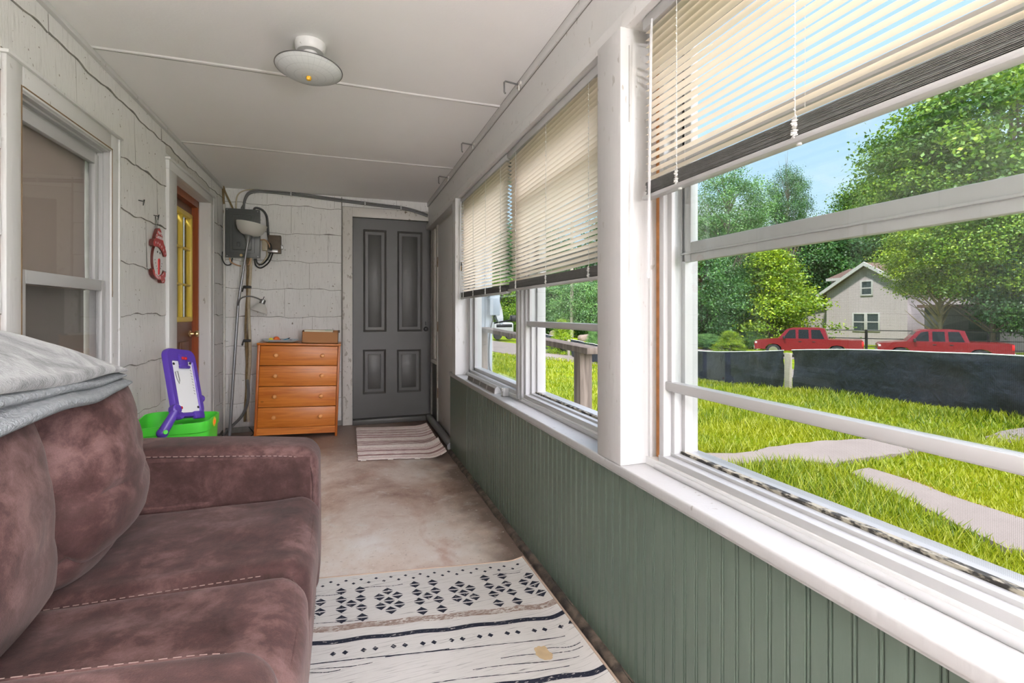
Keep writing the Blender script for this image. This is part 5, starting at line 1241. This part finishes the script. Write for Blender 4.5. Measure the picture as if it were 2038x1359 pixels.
# ---- pickup trucks (side on, facing left in the photo = +Y)
def truck(lb, X, yn, L, zr, cap=True):
    """yn nose (largest y), L length, zr roof height"""
    H_ = 1.92; z0 = zr - H_; W = 1.95
    def P(s, h): return (yn - s * L, z0 + h)
    t_ = thing('pickup_truck', (X + W / 2, yn - L / 2, z0), lb, 'truck', 'red pickups along the street')
    body = [P(.005, .50), P(.0, .95), P(.02, 1.06), P(.19, 1.17), P(.23, 1.20), P(.66, 1.20), P(.668, 1.20), P(.99, 1.19), P(1.0, 1.1), P(1.0, .62), P(.97, .50), P(.86, .50), P(.855, .66), P(.82, .82), P(.775, .86), P(.73, .82), P(.70, .66), P(.695, .45), P(.27, .45), P(.265, .66), P(.235, .82), P(.19, .86), P(.145, .82), P(.115, .66), P(.11, .50)]
    m2 = MB().prism(body, (X, 0, 0), (0, 1, 0), (0, 0, 1), W); part('body', m2, 'car_red', t_)
    cabp = [P(.23, 1.18), P(.315, 1.80), P(.36, 1.90), P(.58, 1.92), P(.645, 1.86), P(.68, 1.18)] if not cap else [P(.23, 1.18), P(.315, 1.80), P(.36, 1.90), P(.60, 1.92), P(.665, 1.86), P(.70, 1.18)]
    m2 = MB(); i0 = .10
    a_ = [Vector((X + (.0 if h < z0 + 1.3 else i0), y, h)) for y, h in cabp]; b_ = [Vector((X + W - (.0 if h < z0 + 1.3 else i0), y, h)) for y, h in cabp]; k = len(cabp)
    m2.add(a_ + b_, [tuple(range(k))[::-1], tuple(range(k, 2 * k))] + [(i, (i + 1) % k, k + (i + 1) % k, k + i) for i in range(k)]); part('cab', m2, 'car_red', t_)
    def sw(p):
        m3 = MB(); o = .012
        for side in (0, 1):
            q = [(X - o + i0 * (h - 1.2) / .7 if side == 0 else X + W + o - i0 * (h - 1.2) / .7, *P(s, h)) for s, h in p]
            m3.add(q, [tuple(range(len(p)))])
        part('side_window', m3, 'car_glass', t_, smooth=False)
    sw([(.285, 1.24), (.345, 1.76), (.40, 1.80), (.405, 1.24)]); sw([(.43, 1.24), (.43, 1.80), (.52, 1.80), (.525, 1.24)]); sw([(.55, 1.24), (.545, 1.80), (.625, 1.80), (.665, 1.24)])
    m3 = MB().add([(X + .12, *P(.243, 1.24)), (X + W - .12, *P(.243, 1.24)), (X + W - .2, *P(.309, 1.78)), (X + .2, *P(.309, 1.78))], [(0, 1, 2, 3)]); part('windscreen', m3, 'car_glass', t_)
    for s in (.19, .775):
        y_, z_ = P(s, .42)
        for sx_ in (X + .02, X + W - .26):
            w_ = part('wheel', MB().lathe([(.30, 0), (.40, .02), (.42, .06), (.42, .19), (.40, .23), (.30, .25)], (sx_, y_, z_), (1, 0, 0), 28), 'tyre', t_)
            part('rim', MB().lathe([(.26, -.005), (.27, .03), (.1, .045), (.001, .05)] if sx_ < X + .5 else [(.001, .2), (.1, .205), (.27, .22), (.26, .255)], (sx_, y_, z_), (1, 0, 0), 24), 'chrome', w_)
    y_, z_ = P(.0, .62); part('bumper', MB().box(X + .05, X + W - .05, y_ - .12, y_ + .05, z_ - .14, z_ + .08, .04), 'chrome', t_)
    y_, z_ = P(1.0, .60); part('bumper', MB().box(X + .05, X + W - .05, y_ - .06, y_ + .12, z_ - .1, z_ + .08, .04), 'chrome', t_)
    y_, z_ = P(.01, .93); part('headlight', MB().box(X - .005, X + .35, y_ - .13, y_ + .03, z_ - .08, z_ + .08, .03), 'house_white', t_)
    y_, z_ = P(.99, 1.0); part('tail_light', MB().box(X - .01, X + .12, y_ - .06, y_ + .05, z_ - .16, z_ + .14, .02), 'red', t_)
    y_, z_ = P(.295, 1.28); part('mirror', MB().box(X - .20, X - .02, y_ - .06, y_ + .06, z_ - .1, z_ + .1, .03), 'black', t_)
    for s in (.445, .57): 
        y_, z_ = P(s, 1.05); part('door_handle', MB().box(X - .03, X, y_ - .08, y_ + .08, z_ - .02, z_ + .02, .01), 'black', t_)
    return t_
def park(lb, u, v_roof, dist):
    r = ray(u, v_roof); k = dist / r.xy.length; p = r * k
    t_ = truck(lb, 0.0, 2.95, 5.9, 0.0)           # built about the origin, side towards -X, then turned to stand along the street
    t_.location = (p.x, p.y, p.z - 1.92); t_.rotation_euler = (0, 0, math.atan2(.6, .8)); return t_
park('red pickup truck nearest the neighbour porch, its nose above the fence gap', 1606, 651.5, 36.7)
park('second red pickup truck parked behind the other, under the vine covered maple', 1869, 655, 37.9)
# dark wire fence behind the trucks
q = nt_(40.6, 0); wf = thing('wire_fence', (*q, gz(*q)), 'dark wire fence with posts between the trucks and the house', 'fence')
for i in range(6):
    x, y = nt_(40.6, -13.5 + 3.0 * i)
    part('post', MB().box(x - .06, x + .06, y - .06, y + .06, gz(x, y), gz(x, y) + 1.75), 'black_metal', wf)
for z in (1.70, 1.15, .6):
    a_, b_ = nt_(40.6, -13.5), nt_(40.6, 1.5); part('rail', MB().tube([(*a_, gz(*q) + z), (*b_, gz(*q) + z)], .028, 6), 'black_metal', wf)
# utility pole, vehicle and bits seen through the far panes
up_ = pt(1138, 640, d=42); z = gz(up_.x, up_.y)
pl = thing('utility_pole', (up_.x, up_.y, z), 'pale utility pole standing in front of the distant trees', 'utility pole')
part('pole', MB().tube([(up_.x, up_.y, z), (up_.x, up_.y, z + 10)], [.17, .12], 10), 'stake', pl); part('crossarm', MB().box(up_.x - 1, up_.x + 1, up_.y - .06, up_.y + .06, z + 9.2, z + 9.35), 'stake', pl)
vp = pt(997, 652, d=36); z = vp.z - .85
vn = thing('camper_trailer', (vp.x, vp.y, z), 'white camper parked far off beside the house corner', 'trailer')
part('body', MB().box(vp.x - .75, vp.x + .75, vp.y - .8, vp.y + .8, z + .35, z + 1.25, .15), 'van', vn); part('window', MB().box(vp.x - .6, vp.x + .6, vp.y - .82, vp.y - .78, z + .9, z + 1.13, .02), 'car_glass', vn)
for x in (-.45, .45): part('wheel', MB().lathe([(.30, 0), (.33, .2)], (vp.x + x, vp.y - .78, z + .33), (0, 1, 0), 20), 'tyre', vn)
bp = pt(1100, 655, d=30)
for (u, v, d_, r_, lb) in ((1108, 668, 40, .62, 'mossy grey boulder left of the cut stump by the gravel'), (1163, 671, 38, .5, 'grey boulder nearest the far fence panel')):
    p = pt(u, v, d=d_); m_ = MB(); 
    def fnb(w, p_): w = Vector(w); return w * (1 + .25 * noise.noise(w * 2.2 + Vector((r_ * 9, 0, 0))))
    cushion(m_, (p.x, p.y, gz(p.x, p.y) + r_ * .4), (r_, r_ * .8, r_ * .55), r_ * .5, 10, fn=fnb); single('boulder', m_, 'bark', lb, 'boulder')
# ---- trees: leaf clumps on branching trunks; three patterns, every tree its own object
def leaf_cloud(seed, ncl, nper, shape, size, flat=.5, spread=.16):
    g = np.random.default_rng(seed); c = []
    while len(c) < ncl:
        p = g.normal(size=3); p /= np.linalg.norm(p); r = g.uniform(.35, 1.0) ** .5
        q = p * r
        if shape == 'cone':
            h = g.uniform(0, 1); a = g.uniform(0, 2 * PI); rr_ = (1 - h) ** .8 * g.uniform(.45, 1); q = np.array([rr_ * math.cos(a), rr_ * math.sin(a), h * 2 - 1])
        if shape == 'airy' and abs(q[2]) < .9: q[0] *= .8
        if shape == 'round' and q[2] < -.75: continue
        c.append(q * (1 + .16 * math.sin(5 * q[0] + seed) * math.cos(4 * q[1])))
    c = np.array(c); n = ncl * nper
    ctr = np.repeat(c, nper, 0); off = g.normal(size=(n, 3)) * spread * np.array([1, 1, flat])
    pos = ctr + off
    nrm = g.normal(size=(n, 3)) * .8 + np.array([0, 0, .7]) + .5 * ctr; nrm /= np.linalg.norm(nrm, axis=1, keepdims=True)
    t1 = np.cross(nrm, g.normal(size=(n, 3))); t1 /= np.linalg.norm(t1, axis=1, keepdims=True); t2 = np.cross(nrm, t1)
    s = g.uniform(.7, 1.3, (n, 1)) * size
    V = np.stack([pos - t1 * s, pos - t2 * s * .62, pos + t1 * s, pos + t2 * s * .62], 1); return V, c
def tree_mesh(seed, kind):
    if kind == 'round': V, c = leaf_cloud(seed, 340, 150, 'round', .0215, .55, .12); zc, th = 1.45, .045
    elif kind == 'cone': V, c = leaf_cloud(seed, 300, 130, 'cone', .0225, .40, .12); zc, th = 1.12, .035
    else: V, c = leaf_cloud(seed, 260, 110, 'airy', .019, .8, .095); zc, th = 1.5, .03
    V = V.copy(); V[:, :, 2] += zc; c = c + np.array([0, 0, zc])
    tr_ = MB(); g = random.Random(seed)
    tr_.tube([(0, 0, -.06), (.01, .0, .25), (-.015, .01, .7), (.02, -.01, zc), (.0, .0, zc + .6)], [th * 1.5, th, th * .85, th * .6, th * .15], 9)
    idx = list(range(len(c))); g.shuffle(idx)
    for i in idx[:46 if kind != 'airy' else 80]:
        e = Vector(c[i]); z0 = max(.35, min(zc + .35, e.z - .25 - .35 * (e.xy.length)))
        a = Vector((0, 0, z0)); m = a.lerp(e, .5) + Vector((g.uniform(-.06, .06), g.uniform(-.06, .06), g.uniform(.0, .1)))
        tr_.tube([a, m, e], [th * .42, th * .25, th * .07], 5)
    return V, tr_
TM = {}
for kd, sds in (('round', (3, 14)), ('cone', (5,)), ('airy', (8,))):
    for sd in sds: TM[(kd, sd)] = tree_mesh(sd, kd)
TCACHE = {}
def tree(lb, u, d_, v_mid, rpx, kind, leaf, hz=1.0, seed=0, bark='bark', grp=None, rot=None, name='tree'):
    """placed from the photo: crown centre at (u, v_mid), crown radius rpx pixels, distance d_"""
    p = pt(u, v_mid, d=d_); r = rpx / FPX * d_; zb = gz(p.x, p.y)
    key = (kind, seed, leaf, bark); V, trn = TM[(kind, seed)]
    zc = {'round': 1.45, 'cone': 1.12, 'airy': 1.5}[kind]
    if key not in TCACHE:
        me = fastmesh('foliage', V, 4, leaf); tm = mesh_of('trunk', trn, bark)
        TCACHE[key] = (me, tm)
    me, tm = TCACHE[key]
    o = thing(name, (p.x, p.y, zb), lb, 'tree', grp); sz = (p.z - zb) / zc
    a = bpy.data.objects.new('foliage', me); b_ = bpy.data.objects.new('trunk', tm)
    for q in (a, b_): COL.objects.link(q); q.parent = o
    b_.scale = (1, 1, (zc + .6 * r * hz / sz) / (zc + .6))
    o.rotation_euler = (0, 0, R.uniform(0, 6.28) if rot is None else rot)
    # crown keeps its own vertical size: foliage is stretched by hz about the crown centre
    a.scale = (1, 1, r * hz / sz); a.location = (0, 0, zc * (1 - r * hz / sz))
    o.scale = (r, r, sz); return o
tree('tallest big maple at the upper right of the near window, behind the outbuilding', 2010, 58, 300, 210, 'round', 'leaf_maple', .95, 3, name='maple_tree')
tree('big maple behind the house, second from the open sky', 1855, 60, 375, 135, 'round', 'leaf_maple', 1.0, 14, name='maple_tree')
tree('maple next to the open sky above the house roof', 1755, 62, 440, 85, 'round', 'leaf_maple', 1.0, 3, name='maple_tree')
tree('maple with a pale vine covered trunk between house and outbuilding', 1870, 33, 520, 92, 'round', 'leaf_bright', .95, 14, 'ivy_bark', name='maple_tree')
tree('leafy maple whose branches hang over the low outbuilding', 1975, 31, 500, 120, 'round', 'leaf_maple', .95, 3, 'bark', name='maple_tree')
tree('dark dense tree at the right edge of the near window', 2085, 30, 560, 125, 'round', 'leaf_dark', 1.1, 14)
tree('bright yellow-green tree with low layered branches left of the house', 1535, 41, 590, 118, 'cone', 'leaf_bright', .9, 5, name='layered_tree')
tree('deep green rounded tree beside the near window frame', 1395, 42, 600, 95, 'round', 'leaf_dark', 1.0, 14)
tree('tall airy tree with open branches against the blue sky', 1450, 48, 430, 92, 'airy', 'leaf_pale', .95, 8, name='airy_tree')
tree('slim airy tree standing right of the taller open one', 1568, 50, 405, 52, 'airy', 'leaf_dark', 1.3, 8, name='airy_tree')
bgt = [(1330, 66, 560, 120, 'leaf_dark'), (1440, 64, 550, 115, 'leaf_dark'), (1590, 66, 545, 100, 'leaf_dark'), (1690, 64, 530, 105, 'leaf_dark'), (1800, 66, 500, 120, 'leaf_maple'), (1930, 62, 520, 130, 'leaf_dark'), (1250, 66, 560, 120, 'leaf_dark')]
bl_ = ['dark green tree behind the near window frame post', 'dark green tree behind the deep green rounded tree', 'dark tree rising between the layered tree and the house', 'dark tree just behind the house dormer', 'green tree rising behind the house roof', 'dark tree behind the outbuilding', 'dark tree hidden mostly by the near white post']
for (u, d_, v, r, lf), lb in zip(bgt, bl_): tree(lb, u, d_, v, r, 'round', lf, 1.0, R.choice((3, 14)))
fl_ = [(1172, 44, 612, 72, 'leaf_pale', 'pale green tree seen right of the utility pole'), (1105, 50, 612, 70, 'leaf_pale', 'pale green tree seen just left of the utility pole'), (1045, 52, 612, 68, 'leaf_dark', 'dark tree behind the white mullion of the far windows'), (1000, 46, 615, 62, 'leaf_maple', 'green tree behind the camper'), (962, 56, 612, 66, 'leaf_dark', 'dark tree half hidden by the pale blue house corner'), (1215, 54, 610, 75, 'leaf_dark', 'dark tree behind the near post, right of the pale ones'), (1140, 64, 605, 75, 'leaf_dark', 'dark distant tree directly behind the utility pole')]
for (u, d_, v, r, lf, lb) in fl_: tree(lb, u, d_, v, r, 'round', lf, 1.0, R.choice((3, 14)))
# shrubs by the wire fence
for (u, v, d_, r, lb) in ((1452, 682, 34, 26, 'yellow-green shrub beside the front of the first truck'), (1405, 684, 37, 20, 'low shrub left of the yellow-green one'), (1492, 678, 39, 20, 'pale shrub touching the first truck nose'), (1118, 656, 29, 24, 'bright shrub by the boulders on the gravel'), (1183, 664, 26, 12, 'small dark shrub at the edge of the near post')):
    p = pt(u, v, d=d_); rr_ = r / FPX * d_; zb = gz(p.x, p.y)
    o = thing('shrub', (p.x, p.y, zb), lb, 'shrub')
    me = TCACHE[('round', 14, 'leaf_pale', 'bark')][0] if u != 1452 and u != 1118 else TCACHE[('cone', 5, 'leaf_bright', 'bark')][0]
    a = bpy.data.objects.new('foliage', me); COL.objects.link(a); a.parent = o
    tp = max(.5, p.z + rr_ - zb); zc = 1.45 if u not in (1452, 1118) else 1.12
    o.scale = (rr_ * 1.3, rr_ * 1.3, tp / 2); a.location = (0, 0, -zc + 1.0)
    b_ = bpy.data.objects.new('stem', mesh_of('stem', MB().tube([(0, 0, 0), (.05, 0, .9)], .05, 6), 'bark')); COL.objects.link(b_); b_.parent = o
# trees off to the sides so that the place goes on beyond the frame
for (x, y, r, lf, lb) in ((40, -6, 6, 'leaf_maple', 'maple past the right end of the yard'), (34, -22, 6, 'leaf_dark', 'dark tree far right along the road'), (24, 62, 6, 'leaf_dark', 'dark tree far up the road'), (60, 9, 8, 'leaf_maple', 'tall maple past the outbuilding'), (57, -12, 7, 'leaf_dark', 'dark tree beyond the yard end')):
    V, trn = TM[('round', 3)]; key = ('round', 3, lf, 'bark')
    if key not in TCACHE: TCACHE[key] = (fastmesh('foliage', V, 4, lf), mesh_of('trunk', trn, 'bark'))
    o = thing('tree', (x, y, gz(x, y)), lb, 'tree'); o.scale = (r, r, r)
    for nm, me in zip(('foliage', 'trunk'), TCACHE[key]): q = bpy.data.objects.new(nm, me); COL.objects.link(q); q.parent = o
# ================================================================== LIGHT
w = bpy.data.worlds.new('sky'); sc.world = w; w.use_nodes = True; nt = w.node_tree; nt.nodes.clear()
T = NT.__new__(NT); T.t = nt; T.tc = nt.nodes.new('ShaderNodeTexCoord'); T.obj = T.tc.outputs['Generated']
outw = nt.nodes.new('ShaderNodeOutputWorld'); bg = nt.nodes.new('ShaderNodeBackground'); nt.links.new(bg.outputs[0], outw.inputs[0])
z = T.n('SeparateXYZ', {0: T.obj}, 2)
sky = T.ramp(z, [(.0, (.85, 1.0, 1.1)), (.18, (.66, .92, 1.15)), (.5, (.46, .78, 1.15)), (1, (.26, .56, 1.05))])
cl_ = T.noise(2.6, 6, .55, T.map((1, 1, 2.6), (.3, 1.1, 0)), .4)
sky = T.mix(T.ramp(cl_, [(.50, 0), (.72, .75)]), sky, (1.05, 1.08, 1.12))
LOBE_DIR = Vector((.50, -.80, .42)).normalized()  # direction of a bright sky lobe added out of view to light the porch
dt = T.n('VectorMath', {0: T.obj, 1: tuple(LOBE_DIR)}, 1, operation='DOT_PRODUCT')
lobe = T.ramp(dt, [(.0, 0), (.42, 0), (.62, .25), (.82, .8), (1, 1)], 'EASE')
up1 = T.ramp(z, [(-.02, 0), (.06, 1)])
LOBE = 8.0; FILL = 340; FILL2 = 135
glow = T.mix(1.0, T.mix(lobe, (0, 0, 0), (LOBE, LOBE * .94, LOBE * 1.0)), up1, 'MULTIPLY')
allc = T.mix(1.0, sky, glow, 'ADD')
nt.links.new(allc, bg.inputs[0]); bg.inputs[1].default_value = .82
sun = bpy.data.lights.new('sun', 'SUN'); sun.energy = 5.2; sun.angle = math.radians(6); sun.color = (1, .96, .92)
so2 = bpy.data.objects.new('sun', sun); COL.objects.link(so2); so2.rotation_euler = Vector((.50, .22, -.84)).to_track_quat('-Z', 'Y').to_euler()
# a second torchiere, added unseen behind the camera as fill light for the porch
f2 = dup(fl, (.48, -1.05, FZ), 'unseen silver torchiere added as fill light by the porch rear wall')
for e, lc in ((FILL, (.635, -1.033, .79)), (FILL2, (.715, -1.14, -.01))):      # added fill lights at its bowl and its reading arm
    L_ = bpy.data.lights.new('fill_bulb', 'POINT'); L_.energy = e; L_.shadow_soft_size = .05; L_.color = (1, .95, .965)
    lo_ = bpy.data.objects.new('fill_bulb', L_); COL.objects.link(lo_); lo_.location = lc
# ================================================================== CAMERA
cam = bpy.data.cameras.new('camera'); co = bpy.data.objects.new('camera', cam); COL.objects.link(co); sc.camera = co
cam.sensor_width = 36; cam.lens = FPX / 2038 * 36; cam.shift_y = -(679.5 - HY) / 2038; cam.clip_start = .02; cam.clip_end = 500
co.rotation_euler = (PI / 2, 0, -TH)
sc.view_settings.view_transform = 'Standard'; sc.view_settings.look = 'None'; sc.view_settings.exposure = 0.45; sc.view_settings.gamma = 1; sc.view_settings.use_curve_mapping = False
cy = sc.cycles; cy.max_bounces = 8; cy.diffuse_bounces = 5; cy.glossy_bounces = 3; cy.transmission_bounces = 4; cy.transparent_max_bounces = 24
cy.use_denoising = True; cy.sample_clamp_indirect = 8; cy.caustics_reflective = False; cy.caustics_refractive = False
for o in list(COL.objects):
    if o.parent is None: o.location.z += LIFT
